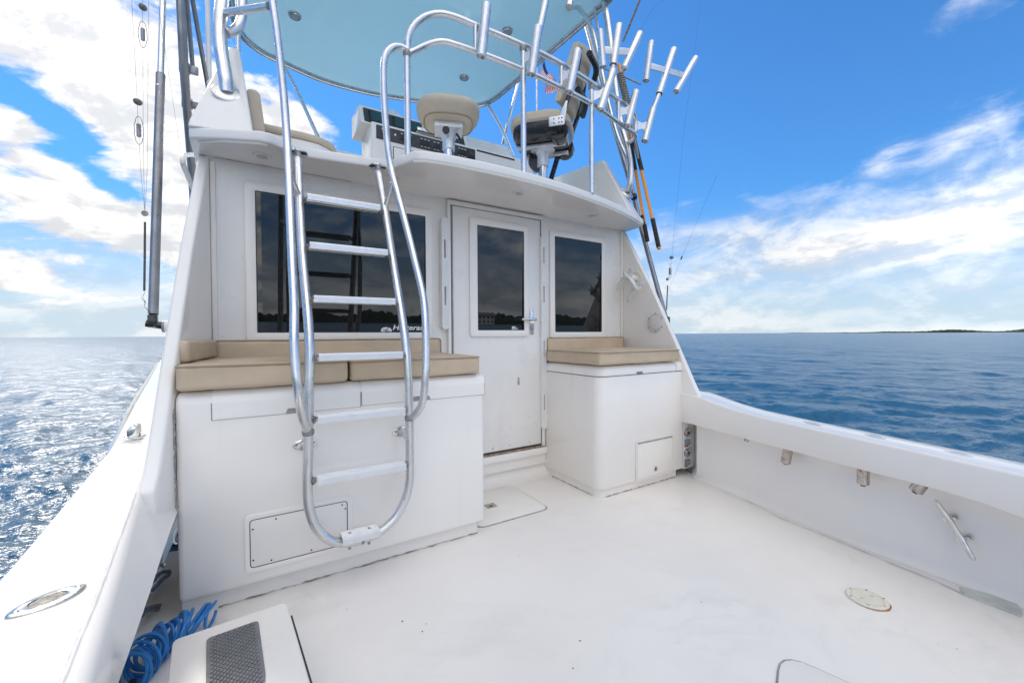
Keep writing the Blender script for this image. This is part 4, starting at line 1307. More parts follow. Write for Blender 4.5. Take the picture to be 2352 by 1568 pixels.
obj('release_lever', prism(B(), [V((c1_.x + .03, 2.86, sz - .055)), V((c1_.x + .055, 2.86, sz - .06)), V((c1_.x + .10, 2.84, sz - .135)), V((c1_.x + .075, 2.84, sz - .125))], (0, -.012, 0), .003), 'black', ch)
obj('pedestal', tube(B(), [V((c1_.x, 2.90, 1.986)), V((c1_.x, 2.90, sz - .16))], .036, 24), 'steel', ch)

c2_ = V((2.014,2.78,2.667))
ch = thing('helm_chair', 'tan and black fighting-style helm chair with tall framed back near the starboard side', 'helm chair', (c2_.x, 2.78, 1.986), 'flybridge helm chairs')
cz = c2_.z
rz = Matrix.Rotation(R(43), 3, 'Z')        # local +y is where the sitter faces
O = V((c2_.x, 2.78, cz))
def W(x, y, z): return O + rz @ V((x, y, z))
obj('seat', rounded_pad(B(), O + V((0, 0, .03)), .27, .25, ((.93, .0), (.99, .015), (1.0, .05), (.96, .078), (.7, .088)), 44, 3.2, rz), 'tanlight', ch)
obj('seat_shell', rounded_pad(B(), O, .262, .243, ((.70, -.07), (.86, -.062), (.95, -.02), (.965, .032)), 44, 3.2, rz), 'blackpaint', ch)
for s_, yy in ((-1, -.1), (1, .06)):
    obj('hinge_drum', lathe(B(), W(s_ * .14, -.16, -.03), rz @ V((s_, 0, 0)), [(.075, -.05), (.08, -.04), (.08, .05), (.07, .06)], 24), 'blackpaint', ch)
for s_ in (-1, 1):
    t = B()
    a_, b_ = W(s_ * .09, -.20, -.075), W(s_ * .09, .20, -.075)
    d_ = (b_ - a_).normalized(); sd = d_.cross(V((0, 0, 1)))
    prism(t, [a_ + sd * .018, a_ - sd * .018, a_ - sd * .018 + V((0, 0, -.028)), a_ + sd * .018 + V((0, 0, -.028))], b_ - a_, .003)
    obj('seat_rail', t, 'tread', ch)
# side plates with bolt holes carrying the back frame
for s_ in (-1, 1):
    a_ = W(s_ * .265, -.17, .0)
    t = B()
    u_, w_ = rz @ V((0, 1, 0)), V((0, 0, 1))
    prism(t, rquad([a_ - u_ * .05 - w_ * .035, a_ + u_ * .07 - w_ * .035, a_ + u_ * .07 + w_ * .035, a_ - u_ * .05 + w_ * .035], .008), rz @ V((s_ * .012, 0, 0)), .002)
    pl_ = obj('side_plate', t, 'tread', ch)
    for du in (-.03, -.008, .03):
        for dw_ in (-.016, .016):
            obj('bolt_hole', lathe(B(), a_ + u_ * du + w_ * dw_ + rz @ V((s_ * .0122, 0, 0)), rz @ V((s_, 0, 0)), [(.006, 0), (.006, .0008), (0, .0008)], 8), 'gap', pl_)
    # back frame arm, raked
    p0, p1, p2 = W(s_ * .215, -.18, .02), W(s_ * .205, -.30, .36), W(s_ * .19, -.33, .56)
    obj('back_frame', tube(B(), [p0, p0.lerp(p1, .5), p1, p2], .019, 12, 4), 'blackpaint', ch)
    t = B()
    prism(t, [p0 + u_ * .03 - w_ * .02, p0 - u_ * .035 - w_ * .02, p0.lerp(p1, .42) - u_ * .008, p0.lerp(p1, .42) + u_ * .008], rz @ V((s_ * .024, 0, 0)), .003)
    obj('frame_fork', t, 'tread', ch)
# three back pads across the frame
for (z0_, z1_, bulge) in ((.17, .34, .22), (.40, .62, .21)):
    t = B()
    bmesh.ops.create_cube(t, size=1)
    bmesh.ops.subdivide_edges(t, edges=t.edges[:], cuts=6, use_grid_fill=True)
    for v in t.verts:
        u, y_, z_ = v.co.x * 2, v.co.y * 2, v.co.z * 2
        zz = (z0_ + z1_) / 2 + z_ * (z1_ - z0_) / 2 * (1 - .12 * u * u)
        yy = -.19 - .34 * zz + y_ * .038 * (1 - .35 * u ** 4) * (1 - .3 * z_ ** 4) + .075 * u * u
        v.co = W(u * bulge, yy + .02, zz)
    bevel_sharp(t, .012, 3, 50)
    obj('back_pad', t, 'tanlight', ch, smooth=70)
    obj('pad_bar', tube(B(), [W(-.20, -.225 - .34 * (z0_ + z1_) / 2, (z0_ + z1_) / 2), W(0, -.265 - .34 * (z0_ + z1_) / 2, (z0_ + z1_) / 2), W(.20, -.225 - .34 * (z0_ + z1_) / 2, (z0_ + z1_) / 2)], .024, 8, 4), 'black', ch)
obj('footrest_bar', tube(B(), [W(.16, -.10, -.08), W(.22, .02, -.40), W(.22, .05, -.52)], .022, 10), 'blackpaint', ch)
obj('tilt_drum', lathe(B(), W(.06, .05, -.15), rz @ V((1, 0, 0)), [(.075, -.05), (.085, -.03), (.085, .03), (.075, .05)], 22), 'blackpaint', ch)
obj('mount_casting', lathe(B(), O + V((0, 0, -.09)), (0, 0, -1), [(.10, 0), (.06, .02), (.048, .05), (.048, .13), (.036, .132)], 20), 'tread', ch)
obj('pedestal', tube(B(), [V((O.x, O.y, 1.986)), V((O.x, O.y, cz - .21))], .034, 24), 'steel', ch)

# ------------------------------------------------------------------ hardtop
ht = thing('hardtop', 'pale blue hardtop over the flybridge on an aluminium tube frame', 'hardtop', (1.2, 3.8, 4.0))
HTZ = 4.0
hto = [(p.x, p.y) for p in catmull([V(p) for p in ((-.22, 2.62, 0), (-.22, 3.6, 0), (-.20, 4.45, 0), (-.14, 4.80, 0), (.02, 4.98, 0), (.225, 5.06, 0), (.63, 5.17, 0), (1.15, 5.15, 0), (1.6, 5.04, 0), (1.95, 4.95, 0), (2.26, 4.81, 0), (2.43, 4.68, 0), (2.50, 4.50, 0), (2.53, 4.25, 0), (2.585, 3.55, 0), (2.635, 2.80, 0), (2.64, 2.62, 0))], 5)]
obj('panel', prism(B(), xy(hto, HTZ), (0, 0, .055), .012, 2, 50), 'hardtop', ht)
edge = [V((1.2 + (x - 1.2) * 1.012, 3.7 + (y - 3.7) * 1.014, HTZ - .006)) for x, y in hto]
obj('edge_tube', tube(B(), edge + [edge[0]], .024, 12, curve=False), 'alu', ht)
edge2 = [V((1.2 + (x - 1.2) * .985, 3.7 + (y - 3.7) * .982, HTZ - .008)) for x, y in hto]
obj('inner_trim', tube(B(), edge2, .010, 8, curve=False), 'alu', ht)
for x_, y_ in ((.291, 4.276), (2.007, 4.298), (2.065, 3.431), (.30, 3.43)):
    dl = obj('dome_light', lathe(B(), V((x_, y_, HTZ + .001)), (0, 0, -1), [(.058, 0), (.057, .012), (.046, .024), (.040, .024), (.038, .018)], 28), 'steel', ht)
    obj('lens', lathe(B(), V((x_, y_, HTZ - .016)), (0, 0, -1), [(.039, 0), (.034, .008), (.016, .013), (0, .014)], 22), 'lens', dl)
# starboard aft legs
XS = 2.62
legS = [V((2.62,2.413,2.235)), V((2.62,2.389,2.303)), V((2.62,2.382,2.409)), V((2.62,2.405,2.561)), V((2.62,2.484,2.818)), V((2.62,2.551,3.175)), V((2.62,2.625,3.684)), V((2.62,2.693,4.051)), V((2.62, 2.66, 3.98))]
obj('aft_leg', tube(B(), legS, .026, 14, 6), 'alu', ht)
leg2 = [V((2.615,2.403,2.501)), V((2.6,2.442,2.588)), V((2.59,2.5,2.73)), V((2.58,2.592,3.045)), V((2.56,2.698,3.517)), V((2.54,2.77,3.795)), V((2.5,2.823,3.929)), V((2.44,2.883,4.023)), V((2.37,2.97,4.117))]
obj('curved_brace', tube(B(), leg2, .019, 12, 6), 'alu', ht)
fc = V((2.62,2.422,2.227))
sn = V((0, -.83, .55))
obj('leg_flange', lathe(B(), fc - sn * .004, sn, [(.062, 0), (.062, .008), (.055, .012), (.030, .014)], 24), 'alu', ht)
# port aft legs
fcp = V((-0.132,2.432,2.234))
legP = [V(fcp), V((-0.1345,2.43,2.272)), V((-0.1433,2.45,2.354)), V((-0.1555,2.47,2.45)), V((-0.1592,2.5,2.586)), V((-0.1501,2.53,2.742)), V((-0.1371,2.56,2.9)), V((-.16, 2.64, 3.98))]
obj('aft_leg', tube(B(), legP, .0305, 16, 6), 'alu', ht)
obj('leg_flange', lathe(B(), V(fcp) - sn * .004, sn, [(.066, 0), (.066, .008), (.060, .013), (.034, .015)], 26), 'alu', ht)
for k in range(4):
    a = math.pi / 2 * k + .6
    uu = V((1, 0, 0)); ww = sn.cross(uu).normalized()
    screw(ht, V(fcp) + (uu * math.cos(a) + ww * math.sin(a)) * .052 + sn * .008, sn, .007, 'weld', 'flange_bolt')
obj('curved_brace', tube(B(), [V((-0.1323,2.49,2.557)), V((-0.1092,2.5,2.581)), V((-0.0817,2.51,2.626)), V((-0.0682,2.52,2.686)), V((-0.0654,2.53,2.778)), V((-0.0621,2.55,2.927))], .022, 14, 6), 'alu', ht)
obj('cross_tube', tube(B(), [V((-0.1427,2.51,2.667)), V((0.043,2.17,2.544))], .017, 12), 'alu', ht)
obj('forward_leg', tube(B(), [V((-0.1223,3.4,2.721)), V((-0.1131,3.4,3.361)), V((-0.1114,3.4,3.48)), V((-0.1025,3.4,3.926))], .015, 10), 'alu', ht)
obj('forward_brace', tube(B(), [V((.16, 4.98, 3.99)), V((0.2493,4.75,3.73)), V((0.4604,4.15,2.872))], .017, 10), 'alu', ht)
obj('forward_leg', tube(B(), [V((2.47, 4.62, 3.99)), V((2.471,4.25,3.515)), V((2.485,4,3.079))], .019, 10), 'alu', ht)
obj('forward_brace', tube(B(), [V((2.696,4.2,4.138)), V((2.6,4.28,3.692)), V((2.569,4.4,3.407))], .017, 10), 'alu', ht)
# rod holder hung under the aft edge of the hardtop, and corner knees
ra, rb = V((2.049,2.45,3.655)), V((1.999,2.42,3.507))
obj('hanging_rod_holder', pipe(B(), rb, ra + (ra - rb) * .6, .026, .003), 'alu', ht)
obj('corner_knee', tube(B(), [V((2.6,2.783,3.997)), V((2.6,2.75,3.813)), V((2.58,2.708,3.557))], .012, 10), 'alu', ht)

# ------------------------------------------------------------------ flybridge rail with rod holders
fr_ = thing('flybridge_rail', 'double aluminium flybridge rail with welded rod holders', 'railing', (1.4, 2.05, 1.986))
up = [V((0.66,2.1,2.52)),V((0.6629,2.1,2.579)),V((0.6779,2.095,2.631)),V((0.7122,2.085,2.682)),V((0.761,2.075,2.724)),V((0.826,2.055,2.748)),V((0.912,2.035,2.748)),V((1.011,2.015,2.732)),V((1.315,1.995,2.72)),V((1.474,2,2.721)),V((1.672,2.02,2.72)),V((1.941,2.05,2.707)),V((2.296,2.13,2.725)),V((2.398,2.16,2.723)),V((2.448,2.18,2.684)),V((2.459,2.19,2.598))]
obj('top_rail', tube(B(), up, .0165, 14, 6), 'alu', fr_)
mid = [V((0.6668,2.1,2.511)),V((0.7078,2.09,2.54)),V((0.7559,2.078,2.573)),V((0.8046,2.06,2.595)),V((0.8423,2.05,2.605)),V((0.8965,2.037,2.603)),V((1.04,2.012,2.591)),V((1.299,1.995,2.58)),V((1.393,1.998,2.579)),V((1.633,2.015,2.575)),V((1.889,2.045,2.574)),V((2.287,2.13,2.561)),V((2.413,2.17,2.578)),V((2.503,2.22,2.592)),V((2.558,2.3,2.604)),V((2.623,2.42,2.647))]
obj('mid_rail', tube(B(), mid, .0155, 14, 6), 'alu', fr_)
hoop = [V((0.66,2.1,2.522)),V((0.6283,2.1,2.529)),V((0.5925,2.1,2.518)),V((0.557,2.1,2.481)),V((0.5391,2.1,2.423)),V((0.5361,2.1,2.342)),V((0.5389,2.1,2.212)),V((0.5473,2.09,2.026))]
obj('entry_hoop', tube(B(), hoop, .0165, 14, 6), 'alu', fr_)
for top_, base_ in ((V((0.6623,2.1,2.523)), V((0.6567,2.1,1.977))), (V((1.306,1.995,2.716)), V((1.307,1.995,1.976))), (V((1.874,2.045,2.698)), V((1.879,2.045,1.98)))):
    base_ = V((base_.x, base_.y, 1.984)); top_ = V((base_.x, base_.y, top_.z))
    po_ = obj('post', tube(B(), [base_, top_], .0165, 14), 'alu', fr_)
    obj('weld', lathe(B(), top_ - V((0, 0, .035)), (0, 0, 1), [(.0172, 0), (.021, .012), (.021, .026), (.0172, .034)], 12), 'weld', po_)
for a_, b_ in ((V((1.01,2.013,2.728)), V((1.009,2.013,2.59))), (V((1.602,2.015,2.72)), V((1.598,2.015,2.575))), (V((2.19,2.105,2.713)), V((2.181,2.105,2.56)))):
    obj('spacer', tube(B(), [a_, V((a_.x, a_.y, b_.z))], .014, 12), 'alu', fr_)


def rod_holder(p_top, p_bot, plate_to=None, r=.0265, parent=None):
    o = obj('rod_holder', pipe(B(), p_bot, p_top, r, .003, 18), 'alu', parent or fr_)
    if plate_to is not None:
        c_ = p_top.lerp(p_bot, .55)
        q = V(plate_to)
        d_ = (q - c_).normalized(); z_ = V((0, 0, 1))
        t_ = B(); sd_ = d_.cross(z_).normalized()
        pts = [c_ + z_ * .045, c_.lerp(q, .5) + z_ * .022, q + z_ * .038, q - z_ * .038, c_.lerp(q, .5) - z_ * .022, c_ - z_ * .045]
        prism(t_, [p - sd_ * .0025 for p in pts], sd_ * .005)
        obj('gusset', t_, 'tread', o, smooth=0)
    return o


rod_holder(V((1.049,1.955,2.817)), V((1.018,1.965,2.539)), V((1.009,2.012,2.652)))
rod_holder(V((1.365,1.925,2.801)), V((1.329,1.945,2.532)), V((1.304,1.993,2.64)))
rod_holder(V((1.676,1.945,2.793)), V((1.623,1.965,2.533)), V((1.6,2.013,2.647)))
rod_holder(V((2.022,1.99,2.807)), V((1.916,2,2.523)), V((1.88,2.043,2.621)))
rod_holder(V((2.323,2.06,2.796)), V((2.244,2.07,2.536)), V((2.184,2.1,2.632)))
rod_holder(V((2.603,2.14,2.787)), V((2.52,2.15,2.524)), V((2.459,2.185,2.646)))
# a loose rod butt stands in the second holder
obj('rod_tube', tube(B(), [V((1.373,1.928,2.777)), V((1.416,1.918,2.972)), V((1.457,1.905,3.178))], .020, 14), 'alu', None, 'plain aluminium tube standing in the rod holder above the right helm chair', 'tube')


def rod_rack(name, label, center, left, right, stub, cross, Y):
    th_ = thing(name, label, 'rod rack', tuple(stub[1]), 'triple rod racks on the rail')
    obj('center_tube', pipe(B(), center[1], center[0], .0255, .003, 18), 'alu', th_)
    obj('stub', tube(B(), [center[1].lerp(center[0], .03), stub[1]], .017, 12), 'alu', th_)
    obj('side_tube', pipe(B(), left[1], left[0], .0235, .003, 18), 'alu', th_)
    obj('side_tube', pipe(B(), right[1], right[0], .0235, .003, 18), 'alu', th_)
    a_, b_ = cross
    d_ = (b_ - a_).normalized(); ax_ = (center[0] - center[1]).normalized()
    pts = [a_ + ax_ * .026, b_ + ax_ * .026, b_ - ax_ * .026, a_ - ax_ * .026]
    sd_ = d_.cross(ax_).normalized()
    obj('cross_plate', prism(B(), [p - sd_ * .005 for p in pts], sd_ * .010, .002), 'tread', th_)
    return th_


rod_rack('rod_rack', 'triple aluminium rod rack clustered against the tower legs',
         (V((2.07,1.98,3.119)), V((2.019,1.985,2.841))), (V((1.914,2,3.038)), V((1.94,2,2.81))), (V((2.272,1.98,3.139)), V((2.119,1.985,2.851))),
         (V((2.019,1.985,2.841)), V((2.012,1.99,2.776))), (V((1.935,2,2.919)), V((2.185,1.98,2.982))), 2)
rod_rack('rod_rack', 'triple aluminium rod rack standing alone against the blue sky at the rail end',
         (V((2.813,2.11,3.301)), V((2.649,2.12,2.907))), (V((2.535,2.1,3.251)), V((2.492,2.115,2.955))), (V((3.077,2.1,3.318)), V((2.846,2.115,2.981))),
         (V((2.649,2.12,2.907)), V((2.592,2.135,2.768))), (V((2.522,2.11,3.076)), V((2.964,2.11,3.141))), 2)

# ------------------------------------------------------------------ gaffs, outriggers, flag, lines
def gaff(label, pts, grip_a, grip_b, hose, X):
    th_ = thing('gaff', label, 'gaff', tuple(pts[-1]), 'orange gaffs lashed to the starboard tower leg')
    obj('shaft', tube(B(), pts, .0135, 12, curve=False), 'orange', th_)
    for g in (grip_a, grip_b):
        obj('grip', tube(B(), g, .0175, 12, curve=False), 'grip', th_)
    return th_


g1_ = gaff('longer orange gaff with black grips hanging outboard of the starboard tower leg', [V((2.7,2.59,3.416)), V((2.7,2.437,2.775)), V((2.7,2.161,1.722))], [V((2.7,2.418,2.701)), V((2.7,2.335,2.405))], [V((2.7,2.224,1.976)), V((2.7,2.165,1.737))], None, 2.70)
gaff('shorter orange gaff with black grips beside the longer one', [V((2.71,2.495,2.839)), V((2.71,2.285,1.817))], [V((2.71,2.466,2.708)), V((2.71,2.413,2.431))], [V((2.71,2.335,2.033)), V((2.71,2.285,1.81))], None, 2.70)
# rope whipping wound round the longer gaff
rp_ = []
a_, b_ = V((2.7,2.575,3.333)), V((2.7,2.481,2.993))
n_ = 15 * 10
for k in range(n_):
    f = k / n_; ang = 2 * math.pi * 15 * f
    rp_.append(a_.lerp(b_, f) + V((0, math.cos(ang), 0)) * .024 + V((1, 0, 0)) * math.sin(ang) * .024)
tail = [V((2.67,2.439,2.906)),V((2.67,2.405,2.754)),V((2.67,2.382,2.672)),V((2.67,2.368,2.576)),V((2.67,2.345,2.496)),V((2.67,2.364,2.61)),V((2.67,2.387,2.681))]
obj('rope_lashing', tube(B(), rp_ + tail, .0075, 8, 2), 'rope', None, 'grey rope wound round the gaff and hanging in a loop', 'rope')

ro = thing('outrigger', 'starboard grey outrigger pole leaning past the cabin side', 'outrigger', tuple(V((2.78,2.169,1.198))), 'outrigger poles')
obj('pole', tube(B(), [V((2.78,2.161,1.177)), V((2.8,2.433,1.977)), V((2.82,2.536,2.296)), V((2.86,2.861,3.162)), V((2.9,3.274,4.354))], .0195, 14, curve=False), 'spreader', ro)
obj('base_hinge', box(B(), 2.70, 2.80, V((2.78,2.161,1.177)).y - .03, V((2.78,2.161,1.177)).y + .03, V((2.78,2.161,1.177)).z - .05, V((2.78,2.161,1.177)).z + .01, .008), 'black', ro)
clp = V((2.8,2.508,2.253))
obj('pole_clip', lathe(B(), clp, (.2, .3, 1), [(.026, -.02), (.028, -.015), (.028, .015), (.026, .02)], 14), 'black', ro)
obj('spreader_arm', tube(B(), [V((2.72,2.37,3.83)), V((2.7,2.539,3.582))], .0085, 8), M['caulk'], ro)
obj('short_antenna', tube(B(), [V((2.66,2.9,3.599)), V((2.66,2.799,3.502)), V((2.72,2.533,3.28)), V((2.76,2.4,3.162))], .0065, 8), 'weld', None, 'short dark rod sticking out through the tower legs', 'rod')

po = thing('outrigger', 'port grey two-part outrigger pole hinged on the cabin side', 'outrigger', (-.45, 2.58, 1.1), 'outrigger poles')
obj('lower_pole', tube(B(), [V((-0.45,2.582,1.157)), V((-0.45,2.874,2.46))], .0205, 16), 'spreader', po)
obj('upper_pole', tube(B(), [V((-0.45,2.867,2.436)), V((-0.45,3.016,3.1))], .0145, 14), 'alu', po)
obj('pole_rivet', lathe(B(), V((-0.45,2.819,2.365)) + V((.0, -.021, 0)), (.2, -1, 0), [(.006, 0), (.006, .002), (0, .004)], 10), 'steel', po)
hb = V((-0.45,2.572,1.144))
t = B()
box(t, hb.x - .018, hb.x + .018, hb.y - .018, hb.y + .018, hb.z - .05, hb.z + .012, .004)
tube(t, [hb + V((-.025, 0, -.03)), hb + V((.05, 0, -.045))], .017, 12)
obj('hinge', t, 'blackpaint', po)
sa = V((-0.41,2.533,1.137))
obj('mount_stub', lathe(B(), V((hb.x + .038, hb.y, hb.z - .045)), (1, 0, 0), [(.024, 0), (.028, .004), (.028, .085), (.034, .14), (.036, .175)], 20), 'gelcoat', po)
obj('stub_collar', lathe(B(), V((hb.x + .034, hb.y, hb.z - .045)), (1, 0, 0), [(.027, 0), (.0295, .002), (.0295, .010), (.027, .012)], 18), 'weld', po)

sp2 = thing('spreader_mast', 'grey spreader mast with clamps rising outboard of the port coaming', 'mast', tuple(V((-0.37,3.314,1.896))), None)
obj('pole', tube(B(), [V((-0.36,3.489,1.086)), V((-0.37,3.35,1.878)), V((-0.37,3.284,2.103)), V((-0.37,3.131,2.42)), V((-0.37,3.028,2.622)), V((-0.37,2.956,3.019))], .0225, 16, curve=False), 'spreader', sp2)
obj('side_tube', tube(B(), [V((-0.345,3.181,2.669)), V((-0.345,3.168,2.715)), V((-0.345,2.955,3.005))], .012, 12, curve=False), 'spreader', sp2)
for y_ in (155, 236):
    pass
ca = V((-0.37,3.059,2.622)); cb = V((-0.37,3.135,2.454))
for c_ in (ca, cb):
    obj('clamp', lathe(B(), c_ - V((0, 0, .028)), (0, 0, 1), [(.026, 0), (.0275, .004), (.0275, .052), (.026, .056)], 18), 'spreader', sp2)
obj('clamp_ear', box(B(), ca.x + .02, ca.x + .065, ca.y - .012, ca.y + .012, ca.z - .024, ca.z + .024, .006), 'spreader', sp2)
obj('shackle', box(B(), cb.x + .02, cb.x + .06, cb.y - .016, cb.y + .016, cb.z - .022, cb.z + .016, .008), 'weld', sp2)
obj('stay_tube', tube(B(), [V((-0.3,2.772,2.871)), V((-0.26,2.991,2.548)), V((-0.25,3.146,2.451))], .0115, 12, curve=False), 'spreader', None, 'thin grey diagonal stay tube beside the spreader mast', 'tube')
obj('antenna', tube(B(), [V((-0.26,3.135,3.169)), V((-0.25,3.005,2.611)), V((-0.24,2.922,2.234))], .0135, 12, curve=False), 'plastic', None, 'white antenna tube with flaking paint behind the port tower leg', 'antenna')
gr = obj('grab_handle', tube(B(), [V((-0.335,3.196,2.174)), V((-0.335,2.834,2.041)), V((-0.335,2.682,1.972)), V((-0.335,2.651,1.935)), V((-0.335,2.789,1.917)), V((-0.335,3.103,1.91))], .0125, 12, 5), 'gelcoat', None, 'white curved grab handle on the outside of the port cabin corner', 'grab handle')

# rigging lines with floats and release clips
def line(bm_, pts, r=.0006): return tube(bm_, pts, r, 5, curve=False)


def release_rig(label, pts, floats, clips, X, cord=None, pulley=None, snap=None, group='release clip rigs', lines_only=()):
    th_ = thing('rigging_line', label, 'rigging line', tuple(pts[-1]), group)
    obj('line', line(B(), pts), 'cord', th_)
    for p in floats:
        obj('float', lathe(B(), p - V((0, 0, .012)), (.15, .2, 1), [(.004, 0), (.013, .003), (.017, .010), (.016, .017), (.009, .023), (0, .025)], 16), 'grey_float', th_)
    for p in clips:
        cl = obj('release_clip', tube(B(), [p + V((0, 0, .028)), p + V((0, 0, -.028))], .0085, 10), 'spreader', th_)
        obj('clip_wire', tube(B(), [p + V((.016 * math.cos(2 * math.pi * k / 20) * (1 + .1 * math.sin(3 * k)), 0, .064 * math.sin(2 * math.pi * k / 20))) for k in range(20)], .0014, 5, curve=False, closed=True), 'weld', cl)
    if cord: obj('shock_cord', tube(B(), cord, .0045, 8, curve=False), 'cord', th_)
    if pulley is not None:
        obj('pulley', lathe(B(), pulley + V((0, -.006, 0)), (0, 1, 0), [(.012, 0), (.013, .003), (.009, .006), (.013, .009), (.012, .012)], 14), 'weld', th_)
    if snap:
        obj('snap_hook', tube(B(), snap, .0035, 6, 4), 'steel', th_)
    return th_


release_rig('outermost rigging line with a grey float and wire release clip off the port side',
            [V((-0.47,2.407,2.542)),V((-0.47,2.467,2.123)),V((-0.47,2.469,2.057)),V((-0.47,2.489,1.932)),V((-0.47,2.503,1.814)),V((-0.47,2.562,1.654))], [V((-0.47,2.466,2.112))], [V((-0.47,2.486,1.99))], -.47,
            cord=[V((-0.47,2.565,1.593)),V((-0.47,2.546,1.425)),V((-0.47,2.524,1.264))], pulley=V((-0.47,2.564,1.634)), snap=[V((-0.465,2.493,1.253)),V((-0.465,2.451,1.225)),V((-0.465,2.505,1.21)),V((-0.465,2.479,1.192)),V((-0.465,2.569,1.168))])
release_rig('second rigging line with its float near the top of the picture off the port side',
            [V((-0.48,2.663,2.718)),V((-0.48,2.65,2.457)),V((-0.48,2.623,2.046)),V((-0.48,2.615,1.851)),V((-0.48,2.62,1.66))], [V((-0.48,2.658,2.66))], [V((-0.48,2.655,2.524))], -.48)
release_rig('plain pair of rigging lines between the floats and the port outrigger',
            [V((-0.46,2.684,2.741)),V((-0.46,2.575,1.841)),V((-0.46,2.515,1.635))], [], [], -.46)
release_rig('thin line sagging from the port outrigger towards the spreader mast',
            [V((-0.42,2.645,2.709)),V((-0.42,2.768,2.594)),V((-0.42,2.951,2.442)),V((-0.42,3.205,2.23)),V((-0.42,3.385,2.105))], [], [], -.42)
release_rig('starboard rigging line with a ball float and release clip beside the wing panel',
            [V((2.95,1.962,3.677)),V((2.95,2.118,2.702)),V((2.95,2.226,1.753)),V((2.95,2.235,1.659)),V((2.95,2.249,1.57)),V((2.95,2.276,1.51))], [V((2.95,2.234,1.692))], [V((2.95,2.249,1.577))], 2.95,
            cord=[V((2.95,2.274,1.462)),V((2.95,2.275,1.429)),V((2.95,2.284,1.258))], pulley=V((2.95,2.276,1.514)), snap=[V((2.95,2.284,1.255)),V((2.95,2.297,1.233)),V((2.95,2.28,1.214)),V((2.95,2.288,1.195)),V((2.95,2.271,1.172))])
release_rig('starboard slanting line running up and aft from the pulley',
            [V((2.97,1.835,2.272)),V((2.97,2.151,1.68)),V((2.97,2.278,1.426))], [], [], 2.97)
obj('line_tag', tube(B(), [V((2.97,2.147,1.69)), V((2.97,2.159,1.664))], .005, 8), 'black', None, 'tiny black crimp on the starboard slanting line', 'crimp')
for tg, pts in (('upper', [V((2.8,2.527,3.596)),V((2.8,2.303,3.746)),V((2.8,2.133,3.734))]),):
    release_rig('faint line rising from the starboard tower legs', pts, [], [], 2.8)

# flag
fp0 = V((3.482,4.95,4.108)); fp1 = V((3.486,4.95,5.046))
obj('flag_pole', tube(B(), [V((fp0.x, 4.95, 2.6)), fp0, V((fp0.x, 4.95, fp1.z))], .012, 10, curve=False), 'alu', None, 'thin aluminium flag staff forward of the flybridge', 'flag pole')
t = B()
NU, NV = 26, 13
h0, h1 = V((3.573,4.9,5.066)), V((3.546,4.93,4.891))
e0, e1 = V((3.815,4.8,4.678)), V((3.621,4.82,4.522))
grid = []
for j in range(NV + 1):
    row = []
    for i in range(NU + 1):
        u, v = i / NU, j / NV
        a_ = h0.lerp(h1, v); b_ = e0.lerp(e1, v)
        p = a_.lerp(b_, u)
        p.z -= .10 * math.sin(math.pi * u) * .6
        s = math.sin(u * 9 + v * 2.2)
        p.y += .05 * s * (0.3 + u); p.x += .018 * math.cos(u * 7 + v * 3) * (0.3 + u)
        row.append(t.verts.new(p))
    grid.append(row)
for j in range(NV):
    for i in range(NU):
        f = t.faces.new((grid[j][i], grid[j][i + 1], grid[j + 1][i + 1], grid[j + 1][i]))
        f.material_index = 2 if (i < 8 and j < 5) else (0 if j % 2 == 0 else 1)
fo = obj('flag', t, 'flag_red', None, 'red and white striped flag drooping behind the flybridge rail', 'flag', smooth=80)
fo.data.materials.append(M['flag_white']); fo.data.materials.append(M['flag_blue'])

# ------------------------------------------------------------------ port gunwale fittings
def gun_z(y): return float(np.interp(y, [.4, .8, 1.25, 1.6, 1.97, 2.4, 2.7], [.548, .553, .557, .561, .570, .58, .595]))


pA, pB = V((-0.3904,1.069,0.56)), V((-0.3089,1.125,0.56))
cc = (pA + pB) / 2
ax = (pB - pA).normalized(); ay = V((-ax.y, ax.x, 0))
hl_ = (pB - pA).length / 2 + .004
fh = thing('flush_rod_holder', 'polished oval flush rod holder let into the port gunwale', 'rod holder', tuple(cc))
gz0 = .5580
def oval(a, b, z, n=48, p=1.35):
    L = []
    for k in range(n):
        t_ = 2 * math.pi * k / n
        c_, s_ = math.cos(t_), math.sin(t_)
        L.append(cc + ax * (a * c_) + ay * (b * math.copysign(abs(s_) ** p, s_)) + V((0, 0, z - cc.z)))
    return L


secs = [oval(hl_, .033, gz0 - .002), oval(hl_ - .001, .0325, gz0 + .0015), oval(hl_ - .006, .029, gz0 + .003)]
hc_ = [cc + ax * (.026 * math.cos(2 * math.pi * k / 48)) + ay * (.0215 * math.sin(2 * math.pi * k / 48)) for k in range(48)]
secs += [[V((p.x, p.y, gz0 + .0035)) for p in hc_], [V((p.x, p.y, gz0 + .0025)) for p in [cc + (q - cc) * .94 for q in hc_]], [V((p.x, p.y, gz0 + .0012)) for p in [cc + (q - cc) * .90 for q in hc_]]]
bm = B(); loft(bm, secs, True)
obj('plate', bm, 'satin_steel', fh)
bm = B(); bm.faces.new([bm.verts.new(V((p.x, p.y, gz0 + .0016))) for p in [cc + (q - cc) * .93 for q in hc_]])
obj('tube_bottom', bm, material('dark_brown_tube', (.13, .115, .085), .5, var=.4, vscale=60), fh)  # flat dark brown disc drawn where the rod hole opens
for s_ in (-1, 1):
    screw(fh, cc + ax * (s_ * .040) + V((0, 0, gz0 + .0025 - cc.z)), (0, 0, 1), .0058, 'steel')

